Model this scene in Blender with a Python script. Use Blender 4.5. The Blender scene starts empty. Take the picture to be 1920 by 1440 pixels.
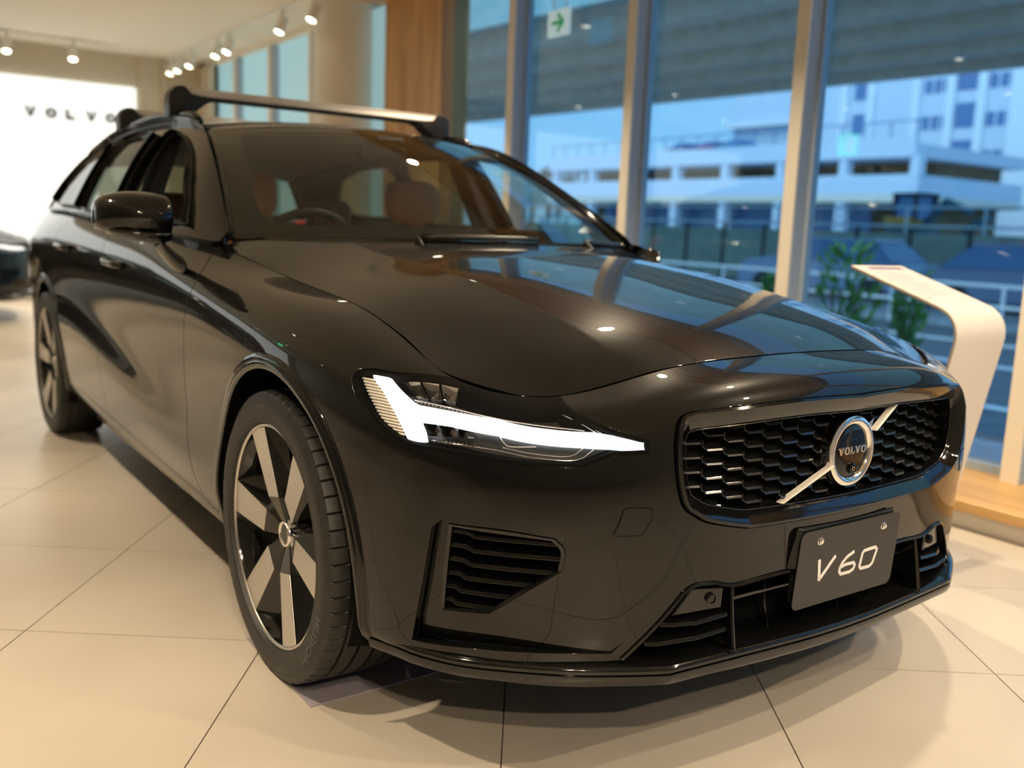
import bpy, math, random
import numpy as np
from mathutils import Vector, Matrix
from mathutils.geometry import delaunay_2d_cdt

# ------------------------------------------------------------------ camera
# metres; x = car forward, y = car left (towards the windows), z = up; origin under the front axle
SC = bpy.context.scene
COL = SC.collection
CAM_POS = np.array([1.99848627, -1.66763101, 1.04398837])
CAM_YAW, CAM_PITCH, CAM_ROLL, CAM_F = 2.52566346, -0.163564627, 0.0392723113, 1781.47516
_fw = np.array([math.cos(CAM_PITCH)*math.cos(CAM_YAW), math.cos(CAM_PITCH)*math.sin(CAM_YAW), math.sin(CAM_PITCH)])
_r = np.cross(_fw, [0, 0, 1]); _r /= np.linalg.norm(_r); _u = np.cross(_r, _fw)
_R = math.cos(CAM_ROLL)*_r + math.sin(CAM_ROLL)*_u
_U = -math.sin(CAM_ROLL)*_r + math.cos(CAM_ROLL)*_u
cd = bpy.data.cameras.new('camera'); cam = bpy.data.objects.new('camera', cd); COL.objects.link(cam)
cam.matrix_world = Matrix([[_R[0], _U[0], -_fw[0], CAM_POS[0]], [_R[1], _U[1], -_fw[1], CAM_POS[1]],
                           [_R[2], _U[2], -_fw[2], CAM_POS[2]], [0, 0, 0, 1]])
cd.sensor_fit = 'HORIZONTAL'; cd.sensor_width = 36.0; cd.lens = CAM_F/1920*36.0
cd.clip_start = 0.05; cd.clip_end = 500
cd.dof.use_dof = True; cd.dof.focus_distance = 1.85
cd.dof.aperture_fstop = (cd.lens/1000)/0.0145
SC.camera = cam

# ------------------------------------------------------------------ world, exposure
w = bpy.data.worlds.new('world'); SC.world = w; w.use_nodes = True
nt = w.node_tree; nt.nodes.clear()
out = nt.nodes.new('ShaderNodeOutputWorld'); bg = nt.nodes.new('ShaderNodeBackground')
tc = nt.nodes.new('ShaderNodeTexCoord'); sp = nt.nodes.new('ShaderNodeSeparateXYZ'); cr = nt.nodes.new('ShaderNodeValToRGB')
cr.color_ramp.elements[0].position = 0.0; cr.color_ramp.elements[0].color = (0.30, 0.62, 1.0, 1)
cr.color_ramp.elements[1].position = 0.55; cr.color_ramp.elements[1].color = (0.16, 0.44, 0.92, 1)
nt.links.new(tc.outputs['Generated'], sp.inputs[0]); nt.links.new(sp.outputs['Z'], cr.inputs[0])
nt.links.new(cr.outputs[0], bg.inputs['Color']); nt.links.new(bg.outputs[0], out.inputs['Surface'])
bg.inputs['Strength'].default_value = 1.25
sun = bpy.data.lights.new('daylight_sun', 'SUN'); sun.energy = 2.0; sun.angle = 1.0; sun.color = (.86, .95, 1.)
so = bpy.data.objects.new('daylight_sun', sun); COL.objects.link(so); so.rotation_euler = (math.radians(48), 0, math.radians(12))      # from behind the showroom, on to the street
vs = SC.view_settings
vs.view_transform = 'Standard'; vs.look = 'None'; vs.gamma = 1.0; vs.use_curve_mapping = False
vs.exposure = 0.0
LAMP = 1.85          # overall scale of the showroom spots

# ------------------------------------------------------------------ materials
def mat(name, col=(.5, .5, .5), rough=.5, metal=0., spec=.5, coat=0., coat_rough=.02, emit=None, estr=0., ior=1.5, sheen=0.):
    m = bpy.data.materials.new(name); m.use_nodes = True
    b = m.node_tree.nodes['Principled BSDF']
    b.inputs['Base Color'].default_value = (*col, 1); b.inputs['Roughness'].default_value = rough
    b.inputs['Metallic'].default_value = metal; b.inputs['Specular IOR Level'].default_value = spec
    b.inputs['IOR'].default_value = ior
    b.inputs['Coat Weight'].default_value = coat; b.inputs['Coat Roughness'].default_value = coat_rough
    if emit: b.inputs['Emission Color'].default_value = (*emit, 1); b.inputs['Emission Strength'].default_value = estr
    return m
def noise_mat(name, c1, c2, scale=4., rough=.5, detail=4., stretch=(1, 1, 1), bump=0., r2=None, lo=.35, hi=.65, **kw):
    m = mat(name, c1, rough, **kw); t = m.node_tree; b = t.nodes['Principled BSDF']
    tc = t.nodes.new('ShaderNodeTexCoord'); mp = t.nodes.new('ShaderNodeMapping'); n = t.nodes.new('ShaderNodeTexNoise')
    r = t.nodes.new('ShaderNodeValToRGB')
    mp.inputs['Scale'].default_value = stretch; n.inputs['Scale'].default_value = scale; n.inputs['Detail'].default_value = detail
    r.color_ramp.elements[0].position = lo; r.color_ramp.elements[0].color = (*c1, 1)
    r.color_ramp.elements[1].position = hi; r.color_ramp.elements[1].color = (*c2, 1)
    t.links.new(tc.outputs['Object'], mp.inputs[0]); t.links.new(mp.outputs[0], n.inputs['Vector'])
    t.links.new(n.outputs['Fac'], r.inputs[0]); t.links.new(r.outputs[0], b.inputs['Base Color'])
    if bump:
        bp = t.nodes.new('ShaderNodeBump'); bp.inputs['Strength'].default_value = bump; bp.inputs['Distance'].default_value = .01
        t.links.new(n.outputs['Fac'], bp.inputs['Height']); t.links.new(bp.outputs[0], b.inputs['Normal'])
    if r2 is not None:
        mr = t.nodes.new('ShaderNodeMapRange'); mr.inputs['To Min'].default_value = rough; mr.inputs['To Max'].default_value = r2
        t.links.new(n.outputs['Fac'], mr.inputs[0]); t.links.new(mr.outputs[0], b.inputs['Roughness'])
    return m
def glass_mat(name, tint=(1, 1, 1), ior=1.45, refl=1.0, rough=0.0):
    """thin pane: clear (tinted) transmission with a fresnel mirror on top"""
    m = bpy.data.materials.new(name); m.use_nodes = True; t = m.node_tree; t.nodes.clear()
    o = t.nodes.new('ShaderNodeOutputMaterial'); mx = t.nodes.new('ShaderNodeMixShader')
    tr = t.nodes.new('ShaderNodeBsdfTransparent'); gl = t.nodes.new('ShaderNodeBsdfGlossy'); fr = t.nodes.new('ShaderNodeFresnel')
    mul = t.nodes.new('ShaderNodeMath'); mul.operation = 'MULTIPLY'; mul.inputs[1].default_value = refl; mul.use_clamp = True
    tr.inputs[0].default_value = (*tint, 1); gl.inputs['Roughness'].default_value = rough
    ge = t.nodes.new('ShaderNodeNewGeometry'); mr = t.nodes.new('ShaderNodeMapRange')      # same reflectance from both sides of the pane
    mr.inputs['To Min'].default_value = ior; mr.inputs['To Max'].default_value = 1/ior
    t.links.new(ge.outputs['Backfacing'], mr.inputs[0]); t.links.new(mr.outputs[0], fr.inputs[0])
    t.links.new(fr.outputs[0], mul.inputs[0]); t.links.new(mul.outputs[0], mx.inputs[0])
    t.links.new(tr.outputs[0], mx.inputs[1]); t.links.new(gl.outputs[0], mx.inputs[2]); t.links.new(mx.outputs[0], o.inputs[0])
    return m
M = {}
M['paint'] = mat('black_paint', (.0030, .0029, .0030), .30, spec=.05, coat=1.0, coat_rough=.0, ior=1.45)
M['paint'].node_tree.nodes['Principled BSDF'].inputs['Coat IOR'].default_value = 1.48
M['gloss'] = mat('gloss_black', (.004, .004, .004), .08, spec=.6)
M['satin'] = mat('satin_black', (.012, .012, .012), .38)
M['void'] = mat('dark_cavity', (.0025, .0025, .0025), .8, spec=.1)
M['rubber'] = noise_mat('tyre_rubber', (.012, .011, .010), (.020, .019, .017), 60, .52)
M['rubbertxt'] = mat('tyre_lettering', (.13, .125, .12), .6)
M['alu'] = mat('machined_aluminium', (.62, .60, .57), .30, metal=1.)
M['chrome'] = mat('chrome', (.88, .86, .83), .10, metal=1.)
M['silver'] = mat('silver_bar', (.80, .75, .68), .36, metal=.15)
M['edging'] = mat('dark_chrome_edging', (.16, .15, .14), .15, metal=1.)
M['steel'] = mat('brake_steel', (.30, .29, .28), .4, metal=1.)
M['ws'] = glass_mat('windscreen_glass', (.74, .78, .70), 1.55)
M['sideglass'] = glass_mat('side_glass', (.35, .40, .36), 1.6)
M['lens'] = glass_mat('headlamp_lens', (.95, .95, .95), 1.30)
M['pane'] = glass_mat('window_pane_glass', (.82, .93, .94), 1.45, 1.5)
M['led'] = mat('daylight_strip', (.9, .9, .9), .3, emit=(.90, .96, 1.0), estr=.98)
M['reflector'] = mat('lamp_reflector', (.55, .55, .54), .12, metal=1.)
M['housing'] = mat('lamp_housing', (.10, .095, .088), .25, metal=.5)
M['tilegloss'] = mat('grille_gloss', (.010, .010, .010), .14, spec=.8)
M['ribbed'] = mat('ribbed_lamp_insert', (.62, .55, .44), .3, emit=(1., .85, .6), estr=.22)
M['leather'] = noise_mat('tan_leather', (.42, .20, .085), (.50, .25, .11), 40, .5)
M['trimcloth'] = mat('dark_cabin_trim', (.016, .015, .014), .6)
M['dash'] = mat('dashboard_top', (.020, .019, .018), .55)
M['plate'] = mat('plate_grey', (.036, .034, .032), .5, spec=.35)
M['white'] = mat('white_print', (.75, .73, .73), .4)
M['frit'] = mat('black_glass_border', (.004, .004, .004), .05, spec=.5)
# ------------------------------------------------------------------ object helpers
def obj(name, verts, faces, material, parent=None, normals=None, smooth=True, loc=None):
    me = bpy.data.meshes.new(name)
    me.from_pydata([tuple(map(float, v)) for v in verts], [], [tuple(map(int, f)) for f in faces])
    me.validate()
    if material is not None: me.materials.append(material)
    if smooth: me.polygons.foreach_set('use_smooth', [True]*len(me.polygons))
    if normals is not None and len(normals) == len(me.vertices):
        me.normals_split_custom_set_from_vertices([tuple(map(float, n)) for n in normals])
    me.update()
    o = bpy.data.objects.new(name, me); COL.objects.link(o)
    if parent is not None: o.parent = parent
    if loc is not None: o.location = loc
    return o
def tag(o, label=None, cat=None, group=None, kind=None):
    if label: o['label'] = label
    if cat: o['category'] = cat
    if group: o['group'] = group
    if kind: o['kind'] = kind
    return o
def empty(name, loc=(0, 0, 0), rz=0., parent=None):
    o = bpy.data.objects.new(name, None); COL.objects.link(o); o.location = loc; o.rotation_euler = (0, 0, rz)
    o.empty_display_size = .1
    if parent is not None: o.parent = parent
    return o
def copy_tree(o, parent=None):
    c = o.copy(); COL.objects.link(c)
    if parent is not None: c.parent = parent
    for ch in list(o.children): copy_tree(ch, c)
    return c
class MB:
    """collects shapes into one mesh"""
    def __init__(s): s.v = []; s.f = []
    def add(s, V, F):
        k = len(s.v); s.v += [tuple(map(float, p)) for p in V]; s.f += [tuple(i+k for i in f) for f in F]; return s
    def box(s, x0, x1, y0, y1, z0, z1, b=0.):
        if b <= 0:
            V = [(x, y, z) for x in (x0, x1) for y in (y0, y1) for z in (z0, z1)]
            return s.add(V, [(0, 1, 3, 2), (4, 6, 7, 5), (0, 4, 5, 1), (2, 3, 7, 6), (0, 2, 6, 4), (1, 5, 7, 3)])
        V = []; idx = {}
        for sx, X in ((-1, x0), (1, x1)):
            for sy, Y in ((-1, y0), (1, y1)):
                for sz, Z in ((-1, z0), (1, z1)):
                    for a in range(3):
                        p = [X-sx*b, Y-sy*b, Z-sz*b]; p[a] += (sx, sy, sz)[a]*b
                        idx[sx, sy, sz, a] = len(V); V.append(p)
        F = []
        for a in range(3):
            for sg in (-1, 1):
                o1, o2 = [k for k in range(3) if k != a]; q = []
                for e1, e2 in ((-1, -1), (1, -1), (1, 1), (-1, 1)):
                    t = [0, 0, 0]; t[a] = sg; t[o1] = e1; t[o2] = e2; q.append(idx[t[0], t[1], t[2], a])
                F.append(q if (sg > 0) == (a != 1) else q[::-1])
        for a in range(3):
            o1, o2 = [k for k in range(3) if k != a]
            for e1 in (-1, 1):
                for e2 in (-1, 1):
                    q = []
                    for ea, ax in ((-1, o1), (1, o1), (1, o2), (-1, o2)):
                        t = [0, 0, 0]; t[a] = ea; t[o1] = e1; t[o2] = e2; q.append(idx[t[0], t[1], t[2], ax])
                    F.append(q)
        for sx in (-1, 1):
            for sy in (-1, 1):
                for sz in (-1, 1): F.append([idx[sx, sy, sz, a] for a in range(3)])
        return s.add(V, F)
    def tube(s, path, r, n=10, cap=True, ry=None):
        P = np.array(path, float); k = len(P); V = []; F = []
        rr = np.broadcast_to(np.asarray(r, float), (k,)); up = np.array([0, 0, 1.])
        for i in range(k):
            t = P[min(i+1, k-1)]-P[max(i-1, 0)]; t /= np.linalg.norm(t)+1e-12
            a = np.cross(t, up)
            if np.linalg.norm(a) < 1e-3: a = np.cross(t, [1., 0, 0])
            a /= np.linalg.norm(a); b = np.cross(a, t)
            for j in range(n):
                q = 2*math.pi*j/n; V.append(P[i]+rr[i]*(a*math.cos(q)+(b*math.sin(q)*(ry or 1))))
        for i in range(k-1):
            for j in range(n): F.append((i*n+j, i*n+(j+1) % n, (i+1)*n+(j+1) % n, (i+1)*n+j))
        if cap: F += [tuple(range(n))[::-1], tuple((k-1)*n+j for j in range(n))]
        return s.add(V, F)
    def prism(s, poly, axis, a0, a1):
        """extrude a 2-D polygon along an axis ('x','y','z'); poly in the two other axes, in order"""
        def P(p, a): return {'x': (a, p[0], p[1]), 'y': (p[0], a, p[1]), 'z': (p[0], p[1], a)}[axis]
        n = len(poly); V = [P(p, a0) for p in poly]+[P(p, a1) for p in poly]
        F = [tuple(range(n))[::-1], tuple(range(n, 2*n))]+[(i, (i+1) % n, n+(i+1) % n, n+i) for i in range(n)]
        return s.add(V, F)
    def lathe(s, prof, c, axis='z', n=32, closed=False):
        V = []; F = []; m = len(prof)
        for j in range(n):
            q = 2*math.pi*j/n
            for (r, h) in prof:
                if axis == 'z': V.append((c[0]+r*math.cos(q), c[1]+r*math.sin(q), c[2]+h))
                elif axis == 'y': V.append((c[0]+r*math.cos(q), c[1]+h, c[2]+r*math.sin(q)))
                else: V.append((c[0]+h, c[1]+r*math.cos(q), c[2]+r*math.sin(q)))
        for j in range(n):
            for i in range(m-1+(1 if closed else 0)):
                a = j*m+i; b = j*m+(i+1) % m; c2 = ((j+1) % n)*m+(i+1) % m; d = ((j+1) % n)*m+i
                F.append((a, b, c2, d))
        return s.add(V, F)
    def build(s, name, material, parent=None, smooth=False, bevel=0., loc=None, angle=None, flip=True):
        o = obj(name, s.v, s.f, material, parent, smooth=smooth or angle is not None, loc=loc)
        if flip:
            import bmesh
            bm = bmesh.new(); bm.from_mesh(o.data); bmesh.ops.recalc_face_normals(bm, faces=bm.faces)
            if angle is not None:
                ca = math.radians(angle)
                for e in bm.edges:
                    if len(e.link_faces) == 2 and e.calc_face_angle(0) > ca: e.smooth = False
            bm.to_mesh(o.data); bm.free()
        if bevel:
            md = o.modifiers.new('bevel', 'BEVEL'); md.width = bevel; md.segments = 2; md.limit_method = 'ANGLE'; md.angle_limit = .6
        return o

# ------------------------------------------------------------------ spline surfaces
def phantom(P, start='nat', end='nat'):
    """add one phantom control row at each end of axis 0"""
    def mir(a): b = a.copy(); b[..., 1] *= -1; return b
    a = mir(P[1]) if start == 'mir' else 2*P[0]-P[1]
    b = mir(P[-2]) if end == 'mir' else 2*P[-1]-P[-2]
    return np.concatenate([a[None], P, b[None]], 0)
def pia(P, it, start='nat', end='nat'):
    C = P.copy()
    for _ in range(it):
        E = phantom(C, start, end); S = (E[:-2]+4*E[1:-1]+E[2:])/6; C = C+(P-S)
    return C
def basis(t):
    return np.stack([(1-t)**3/6, (3*t**3-6*t**2+4)/6, (-3*t**3+3*t**2+3*t+1)/6, t**3/6], -1)
def dbasis(t):
    return np.stack([-(1-t)**2/2, (9*t**2-12*t)/6, (-9*t**2+6*t+3)/6, t**2/2], -1)
class Surf:
    """cubic B-spline surface through a grid of points P[u][v]; u runs along the body, v upwards"""
    def __init__(s, P, it=2, ustart='nat', uend='nat', vstart='nat', vend='nat', flip=False):
        P = np.array(P, float); s.nu, s.nv = P.shape[:2]; s.flip = flip
        C = pia(P, it, ustart, uend)
        C = np.swapaxes(pia(np.swapaxes(C, 0, 1), it, vstart, vend), 0, 1)
        C = phantom(C, ustart, uend); C = np.swapaxes(phantom(np.swapaxes(C, 0, 1), vstart, vend), 0, 1)
        s.C = C; s.G = None
    def _ev(s, u, v, du, dv):
        u = np.clip(np.asarray(u, float), 0, s.nu-1); v = np.clip(np.asarray(v, float), 0, s.nv-1)
        i = np.minimum(u.astype(int), s.nu-2); j = np.minimum(v.astype(int), s.nv-2)
        bu = (dbasis if du else basis)(u-i); bv = (dbasis if dv else basis)(v-j)
        r = 0
        for a in range(4):
            for b in range(4): r = r+(bu[..., a]*bv[..., b])[..., None]*s.C[i+a, j+b]
        return r
    def __call__(s, u, v): return s._ev(u, v, 0, 0)
    def normal(s, u, v):
        n = np.cross(s._ev(u, v, 1, 0), s._ev(u, v, 0, 1)); n /= np.linalg.norm(n, axis=-1, keepdims=True)+1e-15
        return -n if s.flip else n
    def grid(s, k=8):
        if s.G is None:
            U, V = np.meshgrid(np.linspace(0, s.nu-1, (s.nu-1)*k+1), np.linspace(0, s.nv-1, (s.nv-1)*k+1), indexing='ij')
            s.G = (U.ravel(), V.ravel(), s(U.ravel(), V.ravel()))
        return s.G
    def inv(s, Q, it=8):
        """uv of the surface points nearest to Q"""
        Q = np.atleast_2d(np.array(Q, float)); U, V, X = s.grid()
        k = [int(np.argmin(((X-q)**2).sum(1))) for q in Q]; u = U[k].copy(); v = V[k].copy()
        for _ in range(it):
            d = Q-s(u, v); a = s._ev(u, v, 1, 0); b = s._ev(u, v, 0, 1)
            aa = (a*a).sum(1)+1e-12; bb = (b*b).sum(1)+1e-12; ab = (a*b).sum(1); da = (d*a).sum(1); db = (d*b).sum(1)
            det = aa*bb-ab*ab+1e-15
            u = np.clip(u+np.clip((da*bb-db*ab)/det, -.5, .5), 0, s.nu-1); v = np.clip(v+np.clip((db*aa-da*ab)/det, -.5, .5), 0, s.nv-1)
        return np.stack([u, v], -1)
def dense(P, step, S=None, smooth=True):
    """resample an open polyline (rows = points) with a Catmull-Rom curve; step in the polyline's own units (or metres on S)"""
    P = np.array(P, float)
    if len(P) == 2: smooth = False
    out = []
    for i in range(len(P)-1):
        p1, p2 = P[i], P[i+1]; p0 = P[i-1] if i else 2*p1-p2; p3 = P[i+2] if i+2 < len(P) else 2*p2-p1
        L = np.linalg.norm(S(*p2)-S(*p1)) if S is not None else np.linalg.norm(p2-p1)
        n = max(1, int(math.ceil(L/step)))
        for k in range(n):
            t = k/n
            if smooth: q = .5*((2*p1)+(p2-p0)*t+(2*p0-5*p1+4*p2-p3)*t*t+(3*p1-p0-3*p2+p3)*t**3)
            else: q = p1*(1-t)+p2*t
            out.append(q)
    out.append(P[-1]); return np.array(out)
def inside(poly, X):
    x, y = X[:, 0], X[:, 1]; r = np.zeros(len(X), bool); n = len(poly)
    for i in range(n):
        (x1, y1), (x2, y2) = poly[i], poly[(i+1) % n]
        if y1 == y2: continue
        c = ((y1 > y) != (y2 > y)) & (x < (x2-x1)*(y-y1)/(y2-y1)+x1); r ^= c
    return r
def area2(P): return .5*np.sum(P[:, 0]*np.roll(P[:, 1], -1)-np.roll(P[:, 0], -1)*P[:, 1])
def shrink(S, loop, d):
    """move a uv loop inwards by d metres (negative: outwards)"""
    L = np.array(loop); ctr = L.mean(0)
    X = S(L[:, 0], L[:, 1]); N = S.normal(L[:, 0], L[:, 1])
    T = np.roll(X, -1, 0)-np.roll(X, 1, 0); T /= np.linalg.norm(T, axis=1, keepdims=True)+1e-12
    I = np.cross(N, T); I /= np.linalg.norm(I, axis=1, keepdims=True)+1e-12
    a = S._ev(L[:, 0], L[:, 1], 1, 0); b = S._ev(L[:, 0], L[:, 1], 0, 1)
    sg = np.sign(area2(L))*np.sign((np.cross(a, b)*N).sum(1).mean())
    I *= sg*d
    aa = (a*a).sum(1)+1e-12; bb = (b*b).sum(1)+1e-12; ab = (a*b).sum(1); da = (I*a).sum(1); db = (I*b).sum(1); det = aa*bb-ab*ab+1e-15
    o = L+np.stack([(da*bb-db*ab)/det, (db*aa-da*ab)/det], -1)
    o[:, 0] = np.clip(o[:, 0], 0, S.nu-1); o[:, 1] = np.clip(o[:, 1], 0, S.nv-1)
    return o
def trim(S, loop, holes=(), res=.025, flange=.012, bev=.0015, lift=0., mirror=None, gap=.0, only=None):
    """mesh of the part of S inside a uv loop; returns verts, faces, normals.
    mirror None: right half only; 'both': merged with its mirror image (body panels crossing the middle); 'left': mirror image only"""
    loops = [np.array(loop)]+[np.array(h) for h in holes]
    if gap: loops = [shrink(S, loops[0], gap)]+[shrink(S, h, -gap) for h in loops[1:]]
    # local metric
    mu, mv = loops[0].mean(0); lo = loops[0].min(0); hi = loops[0].max(0)
    us = np.linspace(lo[0], hi[0], 9); vv = np.linspace(lo[1], hi[1], 9); UU, VV = np.meshgrid(us, vv)
    au = np.linalg.norm(S._ev(UU, VV, 1, 0), axis=-1); av = np.linalg.norm(S._ev(UU, VV, 0, 1), axis=-1)
    su, sv = np.median(au), np.median(av); sc = np.array([su, sv])
    pts = []; edges = []
    for L in loops:
        k = len(pts); n = len(L); pts += [tuple(p) for p in L*sc]; edges += [(k+i, k+(i+1) % n) for i in range(n)]
    # interior grid, denser where the surface is stretched
    # points on a grid in u,v with spacing from local metric
    gu = [lo[0]]
    while gu[-1] < hi[0]:
        m = np.max(np.linalg.norm(S._ev(np.full(5, gu[-1]), np.linspace(lo[1], hi[1], 5), 1, 0), axis=-1)); gu.append(gu[-1]+res/max(m, 1e-3))
    gv = [lo[1]]
    while gv[-1] < hi[1]:
        m = np.max(np.linalg.norm(S._ev(np.linspace(lo[0], hi[0], 5), np.full(5, gv[-1]), 0, 1), axis=-1)); gv.append(gv[-1]+res/max(m, 1e-3))
    A, B = np.meshgrid(gu[1:-1] or [mu], gv[1:-1] or [mv]); G = np.stack([A.ravel(), B.ravel()], -1)
    ok = inside(loops[0], G)
    for h in loops[1:]: ok &= ~inside(h, G)
    G = G[ok]
    if len(G):
        bp = np.concatenate([L for L in loops])*sc
        keep = np.array([np.min(((bp-g*sc)**2).sum(1)) > (res*.35)**2 for g in G]); G = G[keep]
    pts += [tuple(p) for p in G*sc]
    r = delaunay_2d_cdt([Vector(p) for p in pts], edges, [], 0, 1e-7)
    P = np.array([(p.x, p.y) for p in r[0]])/sc; F = np.array([f for f in r[2]])
    c = P[F].mean(1); ok = inside(loops[0], c)
    for h in loops[1:]: ok &= ~inside(h, c)
    F = F[ok]
    X = S(P[:, 0], P[:, 1]); N = S.normal(P[:, 0], P[:, 1])
    # orient
    fn = np.cross(X[F[:, 1]]-X[F[:, 0]], X[F[:, 2]]-X[F[:, 0]]); flip = (fn*N[F[:, 0]]).sum(1) < 0
    F[flip] = F[flip][:, ::-1]
    if lift: X = X+N*lift
    V = list(X); NN = list(N); FF = [tuple(f) for f in F]
    if flange:
        cnt = {}
        for f in FF:
            for a, b in ((f[0], f[1]), (f[1], f[2]), (f[2], f[0])): cnt[(a, b)] = 1
        be = [(a, b) for (a, b) in cnt if (b, a) not in cnt]
        if mirror == 'both': be = [(a, b) for (a, b) in be if not (abs(X[a][1]) < 1e-4 and abs(X[b][1]) < 1e-4)]
        od = {}
        for a, b in be:
            t = X[b]-X[a]; o = np.cross(t, N[a]); od.setdefault(a, []).append(o); od.setdefault(b, []).append(o)
        ring = {}
        for a, os in od.items():
            o = np.sum([q/(np.linalg.norm(q)+1e-12) for q in os], 0); o /= np.linalg.norm(o)+1e-12
            if mirror == 'both' and abs(X[a][1]) < 1e-4: o[1] = 0
            k = len(V); V.append(X[a]+bev*o-bev*N[a]); NN.append(o); V.append(X[a]+bev*o-(flange)*N[a]); NN.append(o); ring[a] = k
        for a, b in be: FF += [(b, a, ring[a], ring[b]), (ring[b], ring[a], ring[a]+1, ring[b]+1)]
    V = np.array(V); NN = np.array(NN)
    if mirror in ('both', 'left'):
        MV = V*[1, -1, 1]; MN = NN*[1, -1, 1]
        if mirror == 'left': return MV, [f[::-1] for f in FF], MN
        k = len(V); idx = [i if abs(V[i][1]) < 1e-4 else None for i in range(k)]; mp = []; V2 = list(V); N2 = list(NN)
        for i in range(k):
            if idx[i] is not None:
                mp.append(i); N2[i] = NN[i]*[1, 0, 1]; N2[i] /= np.linalg.norm(N2[i])+1e-12
            else: mp.append(len(V2)); V2.append(MV[i]); N2.append(MN[i])
        FF = FF+[tuple(mp[i] for i in f[::-1]) for f in FF]
        return np.array(V2), FF, np.array(N2)
    return V, FF, NN
# ------------------------------------------------------------------ car body surfaces (right half, y < 0)
def sec(x, prof): return [(x, y, z) for (y, z) in prof]
BODY = [
 # rear, from the middle round the corner
 [(-3.84, 0, .22), (-3.87, 0, .25), (-3.885, 0, .32), (-3.89, 0, .42), (-3.89, 0, .52), (-3.86, 0, .62), (-3.85, 0, .74), (-3.84, 0, .87), (-3.80, 0, .96), (-3.76, 0, 1.03)],
 [(-3.82, -.38, .22), (-3.85, -.40, .25), (-3.865, -.40, .32), (-3.87, -.40, .42), (-3.87, -.40, .52), (-3.845, -.40, .62), (-3.835, -.40, .74), (-3.825, -.40, .87), (-3.79, -.40, .96), (-3.75, -.39, 1.03)],
 [(-3.74, -.62, .22), (-3.77, -.66, .25), (-3.785, -.68, .32), (-3.79, -.69, .42), (-3.79, -.69, .52), (-3.775, -.68, .62), (-3.77, -.67, .74), (-3.765, -.66, .87), (-3.74, -.65, .96), (-3.71, -.63, 1.03)],
 sec(-3.60, [(-.74, .22), (-.80, .25), (-.825, .32), (-.835, .44), (-.835, .54), (-.835, .64), (-.835, .76), (-.825, .88), (-.79, .97), (-.745, 1.035)]),
 sec(-3.35, [(-.76, .215), (-.845, .235), (-.865, .31), (-.88, .47), (-.88, .56), (-.88, .66), (-.882, .80), (-.873, .91), (-.835, .98), (-.785, 1.04)]),
 sec(-2.87, [(-.77, .215), (-.86, .235), (-.88, .31), (-.905, .52), (-.902, .60), (-.904, .70), (-.910, .82), (-.902, .925), (-.865, .985), (-.815, 1.04)]),
 sec(-2.3, [(-.775, .215), (-.87, .235), (-.888, .31), (-.914, .56), (-.900, .64), (-.902, .73), (-.910, .83), (-.903, .915), (-.875, .975), (-.832, 1.025)]),
 sec(-1.6, [(-.78, .215), (-.874, .235), (-.890, .30), (-.914, .48), (-.898, .58), (-.900, .69), (-.909, .81), (-.903, .895), (-.878, .95), (-.840, 1.0)]),
 sec(-1.0, [(-.78, .215), (-.876, .235), (-.892, .29), (-.913, .405), (-.897, .53), (-.900, .66), (-.908, .79), (-.902, .872), (-.876, .93), (-.838, .98)]),
 sec(-.6, [(-.78, .215), (-.878, .235), (-.894, .29), (-.912, .37), (-.900, .50), (-.903, .63), (-.910, .76), (-.903, .848), (-.855, .900), (-.778, .944)]),
 sec(-.3, [(-.78, .215), (-.88, .235), (-.897, .29), (-.912, .36), (-.906, .49), (-.909, .61), (-.914, .73), (-.903, .822), (-.838, .876), (-.738, .893)]),
 sec(0, [(-.78, .215), (-.88, .235), (-.898, .29), (-.912, .36), (-.912, .48), (-.916, .60), (-.917, .71), (-.900, .795), (-.828, .848), (-.728, .866)]),
 sec(.2, [(-.78, .215), (-.875, .235), (-.893, .29), (-.906, .36), (-.907, .47), (-.909, .58), (-.907, .69), (-.886, .772), (-.818, .818), (-.732, .834)]),
 sec(.36, [(-.775, .205), (-.855, .225), (-.873, .285), (-.884, .36), (-.886, .46), (-.886, .57), (-.882, .67), (-.862, .745), (-.808, .785), (-.742, .798)]),
 [(.48, -.750, .195), (.503, -.808, .215), (.512, -.824, .28), (.520, -.832, .36), (.525, -.833, .46), (.530, -.830, .56), (.535, -.822, .65), (.535, -.803, .715), (.528, -.775, .748), (.510, -.742, .760)],
 [(.605, -.665, .190), (.640, -.715, .210), (.648, -.727, .28), (.655, -.733, .36), (.660, -.733, .46), (.665, -.728, .55), (.667, -.718, .63), (.660, -.700, .688), (.640, -.680, .718), (.598, -.650, .736)],
 [(.715, -.535, .190), (.752, -.568, .210), (.760, -.577, .28), (.764, -.580, .36), (.768, -.580, .46), (.772, -.576, .55), (.772, -.568, .63), (.760, -.558, .692), (.722, -.545, .728), (.648, -.530, .746)],
 [(.785, -.37, .195), (.820, -.39, .213), (.828, -.395, .28), (.828, -.395, .36), (.830, -.395, .46), (.836, -.395, .55), (.838, -.392, .64), (.828, -.388, .712), (.782, -.380, .760), (.682, -.372, .784)],
 [(.815, -.19, .197), (.848, -.195, .215), (.855, -.20, .28), (.853, -.20, .36), (.855, -.20, .46), (.862, -.20, .55), (.863, -.20, .65), (.852, -.198, .724), (.802, -.195, .774), (.704, -.19, .799)],
 [(.825, 0, .197), (.858, 0, .215), (.865, 0, .28), (.862, 0, .36), (.864, 0, .46), (.871, 0, .55), (.872, 0, .65), (.861, 0, .728), (.810, 0, .779), (.712, 0, .804)],
]
B = Surf(BODY, 2, ustart='mir', uend='mir')
NB = len(BODY)-1
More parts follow.
